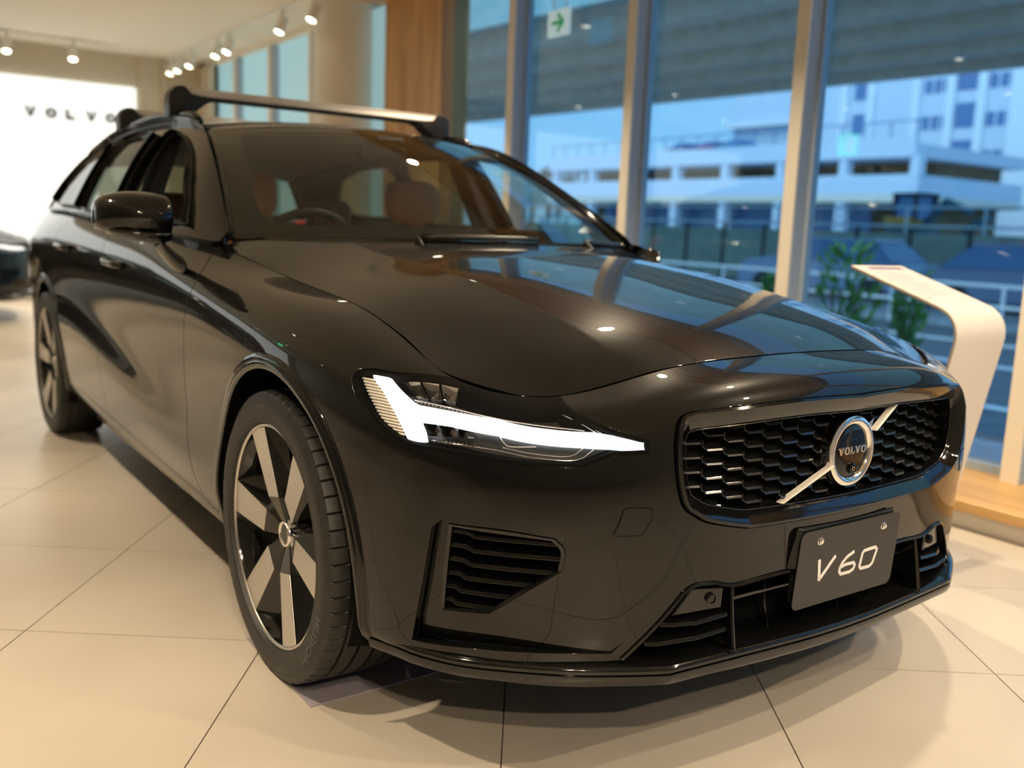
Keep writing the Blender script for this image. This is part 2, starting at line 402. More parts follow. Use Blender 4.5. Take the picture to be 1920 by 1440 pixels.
# hood: u along x from the cowl to the front edge, v across from the right shut line to the middle
HOOD = [
 [(-.70, -.788, .966), (-.67, -.70, .980), (-.61, -.60, .989), (-.54, -.48, .995), (-.47, -.32, 1.001), (-.43, -.16, 1.004), (-.42, 0, 1.005)],
 [(-.52, -.760, .923), (-.49, -.69, .944), (-.45, -.59, .957), (-.40, -.47, .970), (-.35, -.31, .980), (-.32, -.16, .986), (-.31, 0, .988)],
 [(-.3, -.736, .893), (-.28, -.67, .911), (-.25, -.575, .928), (-.22, -.455, .950), (-.18, -.30, .964), (-.16, -.15, .970), (-.155, 0, .972)],
 [(0, -.728, .866), (.0, -.66, .882), (.01, -.565, .903), (.02, -.445, .928), (.04, -.295, .940), (.05, -.15, .946), (.055, 0, .948)],
 [(.2, -.730, .834), (.20, -.655, .852), (.21, -.56, .874), (.22, -.44, .898), (.24, -.29, .911), (.25, -.145, .916), (.255, 0, .918)],
 [(.36, -.738, .797), (.37, -.65, .815), (.38, -.555, .839), (.40, -.435, .864), (.425, -.285, .877), (.44, -.14, .883), (.445, 0, .885)],
 [(.510, -.740, .758), (.515, -.645, .775), (.53, -.55, .798), (.55, -.43, .825), (.575, -.28, .840), (.59, -.14, .846), (.595, 0, .848)],
 [(.600, -.648, .734), (.622, -.59, .738), (.648, -.53, .746), (.672, -.42, .778), (.695, -.27, .793), (.707, -.13, .801), (.712, 0, .804)],
]
# tighten the crease that runs from the cowl to the front edge
for r_ in HOOD:
    a, b, c = np.array(r_[2]), np.array(r_[3]), np.array(r_[4])
    r_[3:4] = [tuple(a+(b-a)*.72), tuple(b), tuple(b+(c-b)*.24)]
# the outer and front edges of the hood follow the shut line of the body
_uu = np.linspace(7., NB, 1201); _e = B(_uu, np.full(1201, 9.)); _side = _uu < B.nu-1-5.2
for i in range(len(HOOD)-1):
    x = HOOD[i][0][0]; HOOD[i][0] = tuple(_e[_side][np.argmin(abs(_e[_side][:, 0]-x))])
for j in range(len(HOOD[-1])):
    y = HOOD[-1][j][1]; HOOD[-1][j] = tuple(_e[~_side][np.argmin(abs(_e[~_side][:, 1]-y))])
HD = Surf(HOOD, 6, vend='mir')
HD.flip = False
# windscreen: u from the right edge to the middle, v from the base upwards
WSC = []
for t in np.linspace(0, 1, 6):       # t = 0 right edge, 1 middle
    yb, yt = -.745*(1-t), -.585*(1-t)
    k = 1-(1-t)**2
    base = np.array([-.715+.345*k, yb, .985+.018*k]); top = np.array([-1.395+.085*k, yt, 1.338+.042*k])
    row = []
    for q in np.linspace(0, 1, 5):
        p = base*(1-q)+top*q; bul = .030*4*q*(1-q)
        row.append(p+bul*np.array([.46, 0, .89]))
    WSC.append(row)
WS = Surf(WSC, 2, uend='mir')
# roof: u from the right rail to the middle, v from the windscreen to the tailgate
RXS = [(-1.395, -.585, 1.338, -1.31, 1.380), (-1.60, -.590, 1.372, -1.55, 1.412), (-1.95, -.592, 1.392, -1.95, 1.432), (-2.4, -.590, 1.390, -2.4, 1.432),
       (-2.9, -.582, 1.368, -2.9, 1.412), (-3.3, -.572, 1.330, -3.32, 1.378), (-3.55, -.562, 1.292, -3.60, 1.345)]
RFC = [[(xe+(xm-xe)*(1-(1-t)**2), ye*(1-t), ze+(zm-ze)*(1-(1-t)**2.2)) for (xe, ye, ze, xm, zm) in RXS] for t in np.linspace(0, 1, 5)]
RF = Surf(RFC, 2, uend='mir')
# side of the cabin: u along the car, v from the belt to the roof rail, wrapping round the tail
GB = [(-.66, -.782, .955), (-.80, -.812, .964), (-1.0, -.838, .980), (-1.35, -.842, .992), (-1.7, -.840, 1.004), (-2.2, -.834, 1.022), (-2.7, -.822, 1.038), (-3.2, -.795, 1.040), (-3.5, -.76, 1.037), (-3.66, -.66, 1.033), (-3.74, -.40, 1.03), (-3.76, 0, 1.03)]
GT = [(-.70, -.765, .975), (-.95, -.700, 1.120), (-1.20, -.645, 1.250), (-1.42, -.605, 1.338), (-1.70, -.600, 1.378), (-2.15, -.600, 1.392), (-2.65, -.594, 1.380), (-3.1, -.582, 1.347), (-3.40, -.570, 1.310), (-3.53, -.50, 1.310), (-3.58, -.30, 1.335), (-3.60, 0, 1.345)]
GCC = []
for b, t in zip(GB, GT):
    b = np.array(b); t = np.array(t); L = np.linalg.norm(t-b); row = []
    d = np.array([t[0]-b[0], t[1]-b[1], 0]); 
    out = np.array([0, -1., .35]) if b[1] < -.7 else (np.array([-.7, -.7, .3]) if b[1] < -.5 else np.array([-1., 0, .3]))
    for q in (0, .25, .5, .75, 1): row.append(b*(1-q)+t*q+out*.055*L*4*q*(1-q)*(.6+.4*q))
    GCC.append(row)
GH = Surf(GCC, 2, uend='mir')
GH.flip = True
# ------------------------------------------------------------------ the car
CAR = empty('estate_car'); tag(CAR, 'glossy black estate car with roof bars and lit headlights, nose towards the camera', 'car')
def cv(S, pts, step=.018, smooth=True):
    uv = S.inv(pts); return dense(uv, step, S, smooth)
def chain(*cs):
    o = [np.array(cs[0])]
    for c in cs[1:]:
        c = np.array(c)
        if np.linalg.norm(c[0]-o[-1][-1]) < 1e-3: c = c[1:]
        o.append(c)
    L = np.concatenate(o)
    if np.linalg.norm(L[0]-L[-1]) < 1e-3: L = L[:-1]
    return L
def row(S, u0, u1, v, n=None):
    n = n or max(2, int(abs(u1-u0)*8)+1); return np.stack([np.linspace(u0, u1, n), np.full(n, float(v))], -1)
def colm(S, u, v0, v1, n=None):
    n = n or max(2, int(abs(v1-v0)*6)+1); return np.stack([np.full(n, float(u)), np.linspace(v0, v1, n)], -1)
def panel(name, S, loop, material, parent=CAR, sides='rl', holes=(), **kw):
    os = []
    if sides == 'both': os.append(obj(name, *(lambda t: (t[0], t[1], material, parent, t[2]))(trim(S, loop, holes, mirror='both', **kw))))
    else:
        for s in sides:
            V, F, N = trim(S, loop, holes, mirror='left' if s == 'l' else None, **kw); os.append(obj(name, V, F, material, parent, N))
    return os
def arch(cx, r, a0, a1, cz=.352, n=40, ys=-.905):
    a = np.radians(np.linspace(a0, a1, n)); return [(cx+r*math.cos(t), ys, cz+r*math.sin(t)) for t in a]
AR = .366
# --- key lines
door_cut = [(-.680, -.822, .950), (-.600, -.880, .885), (-.585, -.900, .840), (-.640, -.910, .750), (-.678, -.900, .603), (-.645, -.904, .459), (-.575, -.905, .340), (-.53, -.898, .285)]
bump_cut = [(.205, -.906, .665), (.227, -.904, .690), (.255, -.900, .702), (.305, -.890, .707), (.368, -.874, .709)]
hl_top = [(.514, -.757, .757), (.436, -.809, .764), (.370, -.842, .765), (.340, -.860, .758), (.334, -.868, .746)]           # from the hood outwards
hl_out = [(.334, -.868, .746), (.345, -.872, .730), (.368, -.874, .709)]
hl_low = [(.368, -.874, .709), (.397, -.868, .693), (.439, -.859, .665), (.509, -.835, .641), (.594, -.784, .638), (.679, -.704, .629), (.743, -.617, .630)]
hl_tip = [(.743, -.617, .630), (.767, -.570, .652), (.797, -.510, .655)]
hl_end = [(.797, -.510, .655), (.792, -.512, .681)]
hl_in = [(.792, -.512, .681), (.756, -.562, .697), (.719, -.590, .714), (.690, -.600, .724), (.662, -.598, .732)]
front_uv = B.inv([(.662, -.598, .732)])[0]; front_uv = np.array([front_uv[0], 9.])
u_hl = B.inv([(.514, -.757, .757)])[0][0]
u_door = B.inv([(-.680, -.822, .950)])[0]
HLo = chain(dense(np.array([[u_hl, 9.], *B.inv(hl_top[1:])]), .012, B), cv(B, hl_out, .01), cv(B, hl_low, .015), cv(B, hl_tip, .01, False), cv(B, hl_end, .01, False), cv(B, hl_in, .012))
hl_close = dense(np.array([HLo[-1], [front_uv[0], 9.]]), .01, B, False)
HL = chain(HLo, hl_close, row(B, front_uv[0], u_hl, 9.))
# --- fender
arch_f = cv(B, arch(.012, AR, 58, 196), .02)
p0 = arch_f[-1]
fend = chain(cv(B, door_cut[::-1], .02), row(B, u_door[0], u_hl, 9.), dense(np.array([[u_hl, 9.], *B.inv(hl_top[1:])]), .012, B), cv(B, hl_out, .01),
             cv(B, bump_cut[::-1], .012), arch_f, cv(B, [tuple(B(*p0)), (-.36, -.893, .275), (-.45, -.893, .277), (-.53, -.898, .285)], .02, False))
fend[fend[:, 1] > 8.97, 1] = 9.
panel('front_wing', B, fend, M['paint'], gap=.0028, res=.02)
# --- doors, rear quarter, sill
b_cut = [(-1.66, -.84, 1.003), (-1.665, -.906, .87), (-1.735, -.90, .69), (-1.735, -.912, .50), (-1.70, -.893, .35), (-1.69, -.889, .30)]
def ra(r, *angs): return [(-2.86+r*math.cos(math.radians(a)), -.9, .352+r*math.sin(math.radians(a))) for a in angs]
c_cut = [(-2.42, -.832, 1.028), (-2.54, -.90, .90), *ra(.405, 52, 40, 28, 15, 3), (-2.452, -.883, .305)]
sill_top = [(-.53, -.898, .285), (-1.0, -.891, .290), (-1.69, -.889, .300)]
sill_top2 = [(-1.69, -.889, .300), (-2.2, -.886, .305), (-2.452, -.883, .305)]
u_b = B.inv([b_cut[0]])[0][0]; u_c = B.inv([c_cut[0]])[0][0]
fd = chain(cv(B, door_cut, .02), cv(B, sill_top, .03), cv(B, b_cut[::-1], .03), row(B, u_b, u_door[0], 9.))
panel('front_door', B, fd, M['paint'], gap=.002, res=.03)
rd = chain(cv(B, b_cut, .03), cv(B, sill_top2, .04), cv(B, c_cut[::-1], .03), row(B, u_c, u_b, 9.))
panel('rear_door', B, rd, M['paint'], gap=.002, res=.035)
arch_r = cv(B, [(-2.86+AR*math.cos(math.radians(a)), -.9, .352+AR*math.sin(math.radians(a))) for a in range(-14, 196, 6)], .03)
q_low = [(-2.86-AR*1.0, -.87, .262), (-3.35, -.862, .30)]
qp = chain(cv(B, c_cut, .03), cv(B, [(-2.452, -.883, .305), ra(AR, -10)[0]], .03, False), arch_r[1:], dense(np.array([arch_r[-1], B.inv([(-3.33, -.86, .28)])[0]]), .03, B, False), dense(np.array([B.inv([(-3.33, -.86, .28)])[0], [3.35, 9.]]), .05, B, False),
           row(B, 3.35, u_c, 9.))
panel('rear_quarter_panel', B, qp, M['paint'], gap=.002, res=.04)
sl = chain(cv(B, [(-.33, -.80, .213), (-1.2, -.79, .213), (-2.47, -.785, .213)], .05), cv(B, [(-2.47, -.785, .213), (-2.455, -.875, .25), (-2.452, -.883, .305)], .02), cv(B, sill_top2[::-1], .04), cv(B, sill_top[::-1], .04),
           cv(B, [(-.53, -.898, .285), (-.45, -.893, .277), (-.36, -.893, .275)], .02), cv(B, [(-.36, -.893, .275), (-.345, -.87, .235), (-.33, -.80, .213)], .02))
panel('sill', B, sl, M['gloss'], gap=.0012, res=.04)
# tail: bumper and tailgate in one sweep of the same surface, tail lamps on top
tb = chain(row(B, 3.33, 0., .3)[::1], colm(B, 0., .3, 5.), row(B, 0., 3.33, 5.), colm(B, 3.33, 5., .3))
panel('rear_bumper', B, tb, M['paint'], sides='both', gap=0., res=.06)
tg = chain(row(B, 0., 2.2, 5.03), colm(B, 2.2, 5.03, 9.), row(B, 2.2, 0., 9.), colm(B, 0., 9., 5.03))
panel('tailgate', B, tg, M['paint'], sides='both', gap=0., res=.06)
tl = chain(row(B, 2.22, 3.33, 5.03), colm(B, 3.33, 5.03, 9.), row(B, 3.33, 2.22, 9.), colm(B, 2.22, 9., 5.03))
M['tail'] = mat('tail_lamp_red', (.25, .008, .008), .12, emit=(1, .03, .02), estr=.15)
panel('tail_lamp', B, tl, M['tail'], gap=.0, res=.04)
# --- front bumper with its openings
GR_TOP = [(.861, 0, .743), (.846, -.171, .741), (.833, -.307, .736), (.808, -.420, .730)]
GR_SIDE = [(.808, -.420, .730), (.802, -.444, .722), (.804, -.458, .706), (.810, -.467, .683), (.814, -.469, .656), (.818, -.464, .607), (.821, -.453, .567), (.824, -.440, .547), (.828, -.422, .535)]
GR_BOT = [(.828, -.422, .535), (.834, -.393, .520), (.845, -.310, .501), (.850, -.270, .498), (.862, -.12, .497), (.866, 0, .497)]
gr_half = chain(cv(B, GR_TOP, .02), cv(B, GR_SIDE, .006), cv(B, GR_BOT, .012))
gr_half[0, 0] = NB; gr_half[-1, 0] = NB
INS = [(.557, -.816, .500), (.585, -.798, .522), (.64, -.752, .528), (.725, -.652, .520), (.79, -.535, .47), (.818, -.435, .400), (.799, -.500, .338), (.772, -.552, .277), (.723, -.633, .277), (.625, -.744, .272), (.506, -.820, .262), (.540, -.823, .390)]
ins_loop = chain(cv(B, [INS[0], INS[1], INS[2]], .01), cv(B, INS[2:6], .015), cv(B, INS[5:8], .012, False), cv(B, [INS[7], INS[8], INS[9], INS[10]], .012), cv(B, [INS[10], INS[11], INS[0]], .012))
LOW = [(.864, 0, .400), (.853, -.199, .400), (.842, -.310, .393), (.834, -.360, .404), (.826, -.405, .404), (.818, -.430, .390), (.776, -.537, .268), (.780, -.525, .255), (.809, -.438, .252), (.844, -.264, .252), (.860, 0, .252)]
low_half = chain(cv(B, LOW[:4], .015), cv(B, LOW[3:6], .008), cv(B, LOW[5:8], .01, False), cv(B, LOW[7:], .015)); low_half[0, 0] = NB; low_half[-1, 0] = NB
arch_b = cv(B, [(.205, -.906, .665), (.262, -.900, .620), (.310, -.895, .560), (.350, -.888, .480), (.374, -.881, .390), (.378, -.872, .310), (.368, -.858, .236), (.36, -.80, .206)], .02)
u_bot = arch_b[-1]
bump_outer = chain(arch_b, dense(np.array([u_bot, [14., .2], [16., .2], [18., .2], [NB, .2]]), .03, B), colm(B, NB, .2, low_half[-1][1], 4), low_half[::-1], colm(B, NB, low_half[0][1], gr_half[-1][1], 6), gr_half[::-1],
                   colm(B, NB, gr_half[0][1], 9., 5), row(B, NB, front_uv[0], 9.), hl_close[::-1], HLo[::-1][0:], cv(B, bump_cut[::-1], .012))
# HLo reversed would run all round the lamp; keep only its lower side
kk = int(np.argmin(((HLo-B.inv([hl_low[0]])[0])**2).sum(1)))
bump_outer = chain(arch_b, dense(np.array([u_bot, [14., .2], [16., .2], [18., .2], [NB, .2]]), .03, B), colm(B, NB, .2, low_half[-1][1], 4), low_half[::-1], colm(B, NB, low_half[0][1], gr_half[-1][1], 6), gr_half[::-1],
                   colm(B, NB, gr_half[0][1], 9., 5), row(B, NB, front_uv[0], 9.), hl_close[::-1], HLo[kk:][::-1], cv(B, bump_cut[::-1], .012))
V, F, N = trim(B, bump_outer, [ins_loop], res=.016, flange=.016, mirror='both', gap=0.)
BUMP = obj('front_bumper', V, F, M['paint'], CAR, N)
# recessed corner insert with the air intake
def insert_depth(P):      # deep beside the corner blade, flush towards the middle
    t = np.clip((-.52-P[:, 1])/.24, 0, 1); t = t*t*(3-2*t); b = np.clip((.300-P[:, 2])/.03, 0, 1)
    return -(.022*t)-.004*b
INT = [(.580, -.800, .503), (.662, -.732, .502), (.722, -.657, .495), (.733, -.642, .474), (.730, -.644, .434), (.688, -.698, .386), (.641, -.743, .337), (.566, -.805, .330), (.574, -.806, .428)]
int_loop = chain(cv(B, INT[:3], .012), cv(B, INT[2:5], .006), cv(B, INT[4:8], .012, False), cv(B, [INT[7], INT[8], INT[0]], .012, False))
for sd in ('right', 'left'):
    V, F, N = trim(B, ins_loop, [int_loop], res=.012, flange=.0)
    nV = len(V); X = V+N*insert_depth(V)[:, None]
    # dark reveal round the intake opening
    o = obj('bumper_insert', X*([1, 1, 1] if sd == 'right' else [1, -1, 1]), F if sd == 'right' else [f[::-1] for f in F], M['paint'], CAR, smooth=True)
    pit = empty('air_intake', parent=CAR)
    V, F, N = trim(B, int_loop, res=.03, flange=0.); V = V-N*.075
    sg = np.array([1, 1, 1]) if sd == 'right' else np.array([1, -1, 1])
    fl = (lambda f: f) if sd == 'right' else (lambda f: [q[::-1] for q in f])
    obj('intake_back', V*sg, fl(F), M['void'], pit)
    L = int_loop; X0 = B(L[:, 0], L[:, 1]); N0 = B.normal(L[:, 0], L[:, 1]); dd = insert_depth(X0)[:, None]; n = len(L)
    ctr = X0.mean(0); inw = (ctr-X0); inw /= np.linalg.norm(inw, axis=1, keepdims=True)
    rim = [X0+N0*(dd+.0)-inw*.002, X0+N0*(dd+.004), X0+N0*(dd+.003)+inw*.007, X0+N0*(dd-.03)+inw*.008, X0+N0*(-.075)+inw*.004]
    VV = np.concatenate(rim); FF = [(a*n+i, a*n+(i+1) % n, (a+1)*n+(i+1) % n, (a+1)*n+i) for a in range(len(rim)-1) for i in range(n)]
    q = MB(); q.add(VV*sg, FF); q.build('intake_surround', M['gloss'], pit, smooth=True, angle=50)
    # six slats with a kink near their outer end
    for k in range(6):
        z0 = .486-.0275*k
        # where the horizontal line enters and leaves the opening
        P = X0; hits = []
        for i in range(n):
            a, b = P[i], P[(i+1) % n]
            if (a[2]-z0)*(b[2]-z0) < 0: t = (z0-a[2])/(b[2]-a[2]); hits.append(a+(b-a)*t)
        hits = sorted(hits, key=lambda h: h[1]); a, b = hits[0], hits[-1]
        ts = [0, .17, .25, .6, 1.]; dz = [.004, .004, -.003, -.003, -.003]
        pts = []
        for t, d in zip(ts, dz):
            uv = B.inv([a+(b-a)*t])[0]; p = B(*uv); nn = B.normal(*uv); pts.append(p+nn*(insert_depth(p[None])[0]-.004)+np.array([0, 0, d]))
        pts = np.array(pts); q = MB(); V = []
        for p in pts:
            uv = B.inv([p])[0]; nn = B.normal(*uv); nn = nn*[1, 1, 0]; nn /= np.linalg.norm(nn)
            V += [p+np.array([0, 0, .0035]), p+np.array([0, 0, -.0035])+nn*.003, p-nn*.045+np.array([0, 0, -.004]), p-nn*.045+np.array([0, 0, .006])]
        FF = []
        for i in range(len(pts)-1):
            for j in range(4): FF.append((i*4+j, i*4+(j+1) % 4, (i+1)*4+(j+1) % 4, (i+1)*4+j))
        q.add(np.array(V)*sg, FF); q.build('intake_slat', M['gloss'], pit, bevel=.0012)
# ------------------------------------------------------------------ front details
def dirs(u, v):
    p = B(u, v); n = B.normal(u, v); return p, n
# --- dark shell behind all the gaps
def shell(name, S, u0, u1, v0, v1, off, nu, nv, material, parent=CAR, both=True):
    U, V = np.meshgrid(np.linspace(u0, u1, nu), np.linspace(v0, v1, nv), indexing='ij'); X = S(U.ravel(), V.ravel())-S.normal(U.ravel(), V.ravel())*off
    F = [(i*nv+j, (i+1)*nv+j, (i+1)*nv+j+1, i*nv+j+1) for i in range(nu-1) for j in range(nv-1)]; k = len(X)
    F = [f[::-1] for f in F] if S.flip else F
    X = np.concatenate([X, X*[1, -1, 1]]); F = F+[tuple(q+k for q in f[::-1]) for f in F]
    return obj(name, X, F, material, parent)
# --- grille frame
def ring_from(half, lifts):
    """closed ring round the middle from a right-half uv curve; lifts = [(inset metres, lift metres)]"""
    rows_ = []
    for ins, li in lifts:
        X = B(half[:, 0], half[:, 1]); N = B.normal(half[:, 0], half[:, 1])
        T = np.gradient(X, axis=0); T[0] = [0, -1, 0]; T[-1] = [0, 1, 0]
        T /= np.linalg.norm(T, axis=1, keepdims=True); I = np.cross(N, T); I /= np.linalg.norm(I, axis=1, keepdims=True)
        P = X+I*ins+N*max(li, -.018)+np.array([min(li+.018, 0.), 0, 0]); P[0, 1] = 0; P[-1, 1] = 0
        P2 = P[::-1][1:-1]*[1, -1, 1]
        rows_.append(np.concatenate([P, P2]))
    n = len(rows_[0]); V = np.concatenate(rows_)
    F = [(a*n+i, a*n+(i+1) % n, (a+1)*n+(i+1) % n, (a+1)*n+i) for a in range(len(rows_)-1) for i in range(n)]
    return V, F, rows_
# inset direction: towards the grille centre?
gmid = np.array([.86, -.2, .62])
_t = ring_from(gr_half, [(.01, 0)])[2][0][len(gr_half)//2]; _o = B(*gr_half[len(gr_half)//2])
GSG = 1 if np.linalg.norm(_t-gmid) < np.linalg.norm(_o-gmid) else -1
grille = empty('radiator_grille', parent=CAR)
V, F, _ = ring_from(gr_half, [(GSG*.0, -.02), (GSG*.004, -.016), (GSG*.0045, .006), (GSG*.007, .010), (GSG*.012, .010), (GSG*.029, -.012), (GSG*.031, -.020), (GSG*.031, -.060)])
q = MB(); q.add(V, F); q.build('grille_frame', M['gloss'], grille, smooth=True, angle=35)
V, F, rr = ring_from(gr_half, [(GSG*.0305, -.0175), (GSG*.0313, -.0170), (GSG*.0322, -.0175), (GSG*.0322, -.020)])
q = MB(); q.add(V, F); q.build('bright_edging', M['edging'], grille, smooth=True)
grin = rr[0]                                       # inner outline of the frame (3-D loop)
# back plate
V, F, rb = ring_from(gr_half, [(GSG*.028, -.062)])
c = len(V); q = MB(); q.add(list(V)+[(.79, 0, .62)], [(i, (i+1) % c, c) for i in range(c)]); q.build('grille_back', M['void'], grille)
poly = grin[:, 1:]
def grille_x(y): return float(np.interp(abs(y), [0, .2, .31, .395, .47], [.838, .829, .816, .799, .776]))
# tiles: left riser, short ramp, level lip - each a little fin pushed back into the grille
cw, chh = .0475, .0272
pr = [(0, .0150), (0, .0035), (.0105, -.0030), (.0455, -.0030)]
V = []; F = []
for i, (a, b) in enumerate(pr):
    t = np.array(pr[min(i+1, 3)])-np.array(pr[max(i-1, 0)]); t /= np.linalg.norm(t); nn = np.array([-t[1], t[0]])*(.0012 if i < 2 else .0022)
    V += [(.0, a+nn[0], b+nn[1]), (.003 if i > 1 else 0., a-nn[0], b-nn[1]), (-.026, a-nn[0], b-nn[1]+.004), (-.026, a+nn[0], b+nn[1]+.006)]
for i in range(3):
    for j in range(4): F.append((i*4+j, i*4+(j+1) % 4, (i+1)*4+(j+1) % 4, (i+1)*4+j))
F += [(0, 1, 2, 3), (12, 15, 14, 13)]
q = MB(); q.add(V, F); tile0 = q.build('grille_tile', M['tilegloss'], grille, bevel=.0007); used = False
for i in range(-10, 10):
    for j in range(-1, 9):
        y = i*cw+.004; z = .705-j*chh-(.5*chh if i % 2 else 0.)*0.0-(.0136 if i % 2 else 0)
        corners = np.array([(y+.004, z+.006), (y+.040, z-.002), (y+.02, z-.004)])
        if not inside(poly, np.array([(y+.022, z+.003)]))[0]: continue
        if math.hypot(y+.02, z-.62) < .066: continue
        o = tile0 if not used else tile0.copy()
        if used: COL.objects.link(o)
        used = True
        x = grille_x(y+.02); dx = (grille_x(y+.045)-grille_x(y))/.045
        o.location = (x-.006+(z-.62)*-.06, y, z); o.rotation_euler = (0, 0, -math.atan(dx))
        o.location.x = grille_x(y)-.006-(z-.62)*.06
# diagonal bar and emblem
def bar(p0, p1, w, h, name, material, parent):
    p0 = np.array(p0); p1 = np.array(p1); t = (p1-p0)/np.linalg.norm(p1-p0); n = np.array([1., 0, 0]); s = np.cross(n, t); s /= np.linalg.norm(s); n = np.cross(t, s)
    if n[0] < 0: n = -n
    V = []
    for p in (p0, p1): V += [p-s*w, p-s*w*.5+n*h, p+s*w*.5+n*h, p+s*w, p+s*w-n*.012, p-s*w-n*.012]
    q = MB(); q.add(V, [(0, 1, 7, 6), (1, 2, 8, 7), (2, 3, 9, 8), (3, 4, 10, 9), (4, 5, 11, 10), (5, 0, 6, 11), (0, 5, 4, 3, 2, 1), (6, 7, 8, 9, 10, 11)])
    return q.build(name, material, parent, bevel=.0005)
bar((.832, -.197, .521), (.857, -.062, .596), .0024, .003, 'diagonal_bar', M['silver'], grille)
bar((.857, .070, .658), (.836, .196, .724), .0024, .003, 'diagonal_bar', M['silver'], grille)
EX, EZ = .848, .6195
emb = empty('grille_emblem', parent=CAR); emb.location = (EX, 0, EZ); emb.rotation_euler = (0, -.02, 0)
q = MB(); q.lathe([(.0745, -.03), (.0755, -.002), (.073, .006), (.067, .0095), (.060, .009), (.0555, .005), (.0545, .001)], (0, 0, 0), 'x', 64); q.build('emblem_ring', M['chrome'], emb, smooth=True, angle=40)
q = MB(); q.lathe([(.0555, .002), (.050, .004), (.03, .0055), (.0, .006)], (0, 0, 0), 'x', 48); q.build('emblem_disc', M['frit'], emb, smooth=True)
q = MB(); q.add([(-.02, .046, .050), (-.02, .060, .036), (-.02, .064, .064), (.006, .045, .052), (.006, .058, .038), (.007, .0655, .0655)], [(0, 1, 2), (3, 5, 4), (0, 3, 4, 1), (1, 4, 5, 2), (2, 5, 3, 0)]); q.build('emblem_arrow', M['chrome'], emb, bevel=.001)
def letter_polys(ch, w, h, st, se):
    """slab-serif capitals as convex pieces: list of polygons in (a, b)"""
    o = []
    if ch == 'V':
        o.append([(w*.10, h), (w*.10+st*1.25, h), (w*.5+st*.35, 0), (w*.5-st*.45, 0)]); o.append([(w*.90-st*.75, h), (w*.90, h), (w*.5+st*.35, 0), (w*.5-st*.10, 0)])
        o.append([(0, h), (w*.45, h), (w*.45, h-se), (0, h-se)]); o.append([(w*.60, h), (w, h), (w, h-se), (w*.60, h-se)])
    elif ch == 'L':
        o.append([(w*.15, 0), (w*.15+st, 0), (w*.15+st, h), (w*.15, h)]); o.append([(0, h), (w*.55, h), (w*.55, h-se), (0, h-se)])
        o.append([(0, 0), (w, 0), (w, se), (0, se)]); o.append([(w-se*1.1, 0), (w, 0), (w, h*.42), (w-se*1.1, h*.30)])
    elif ch == 'O':
        n = 20
        for i in range(n):
            a0, a1 = 2*math.pi*i/n, 2*math.pi*(i+1)/n
            P = lambda a, k: (w/2+(w/2-(k*st))*math.cos(a), h/2+(h/2-k*se*.9)*math.sin(a))
            o.append([P(a0, 0), P(a1, 0), P(a1, 1), P(a0, 1)])
    return o
def word(name, text, loc, h, widths, gap, st, se, material, parent, depth=.0012, flip=1, rot=None):
    """extruded lettering in the y-z plane facing +x; text runs to +y (left to right seen from the front)"""
    q = MB(); a = 0; tot = sum(widths[c] for c in text)+gap*(len(text)-1); a = -tot/2
    for c in text:
        for P in letter_polys(c, widths[c], h, st, se):
            q.prism([(a+p[0], p[1]-h/2) for p in P], 'x', 0, depth)
        a += widths[c]+gap
    o = q.build(name, material, parent); o.location = loc; return o
word('emblem_lettering', 'VOLVO', (.0055, 0, .002), .0165, {'V': .0195, 'O': .0175, 'L': .0150}, .0008, .0052, .0030, M['chrome'], emb)
q = MB(); q.lathe([(.011, .0), (.011, .010), (.008, .012), (.0075, .008), (.005, .008), (.0045, .0095), (0, .0105)], (0.0, .002, -.036), 'x', 24); q.build('parking_camera', M['gloss'], emb, smooth=True, angle=40)
q = MB(); q.lathe([(.0048, .0), (.0048, .0112), (.0036, .0112)], (0.0, .002, -.036), 'x', 20); q.build('camera_lens_ring', M['chrome'], emb, smooth=True, angle=40)
# --- number plate
PL = empty('number_plate', parent=CAR); PL.location = (.8705, 0, .3928); PL.rotation_euler = (0, .067, 0)
def rrect(w, h, r, n=8):
    P = []
    for cx, cy, a0 in ((w/2-r, h/2-r, 0), (-w/2+r, h/2-r, 90), (-w/2+r, -h/2+r, 180), (w/2-r, -h/2+r, 270)):
        for k in range(n+1): a = math.radians(a0+90*k/n); P.append((cx+r*math.cos(a), cy+r*math.sin(a)))
    return P
q = MB(); q.prism(rrect(.330, .165, .017), 'x', -.002, 0.); q.build('plate_panel', M['plate'], PL, bevel=.0008)
def strokes(paths, wd, cl=False):
    out = []
    for P in paths:
        P = np.array(P, float)
        for i in range(len(P)-1):
            t = P[i+1]-P[i]; L = np.linalg.norm(t); t /= L; n = np.array([-t[1], t[0]])*wd/2
            e = t*wd*.15; out.append([P[i]-n-e, P[i+1]-n+e, P[i+1]+n+e, P[i]+n-e])
    return out
def oval(cx, cy, a, b, k, sl=.26, n=28):
    P = []
    for i in range(n+1):
        t = 2*math.pi*i/n; c, s_ = math.cos(t), math.sin(t); x = a*math.copysign(abs(c)**k, c); y = b*math.copysign(abs(s_)**k, s_); P.append((cx+x+sl*y, cy+y))
    return P
PG = []
PG += strokes([[(-.0985, .0165), (-.0905, -.0275)], [(-.0905, -.0275), (-.0475, .0165)]], .0080)
six = [(.0145, .0155), (-.0060, .0080), (-.0200, -.0030), (-.0260, -.0130), (-.0262, -.0215), (-.0190, -.0283), (.0100, -.0285), (.0215, -.0240), (.0248, -.0160), (.0185, -.0095), (-.0080, -.0090), (-.0215, -.0120)]
PG += strokes([six], .0068)
PG += strokes([[(.0510, .0115), (.0880, .0130), (.0955, .0070), (.0860, -.0230), (.0765, -.0285), (.0480, -.0280), (.0420, -.0215), (.0455, .0060), (.0510, .0115)]], .0070)
q = MB()
for P in PG: q.prism([tuple(p) for p in P], 'x', .0, .0007)
q.build('plate_lettering', M['white'], PL)
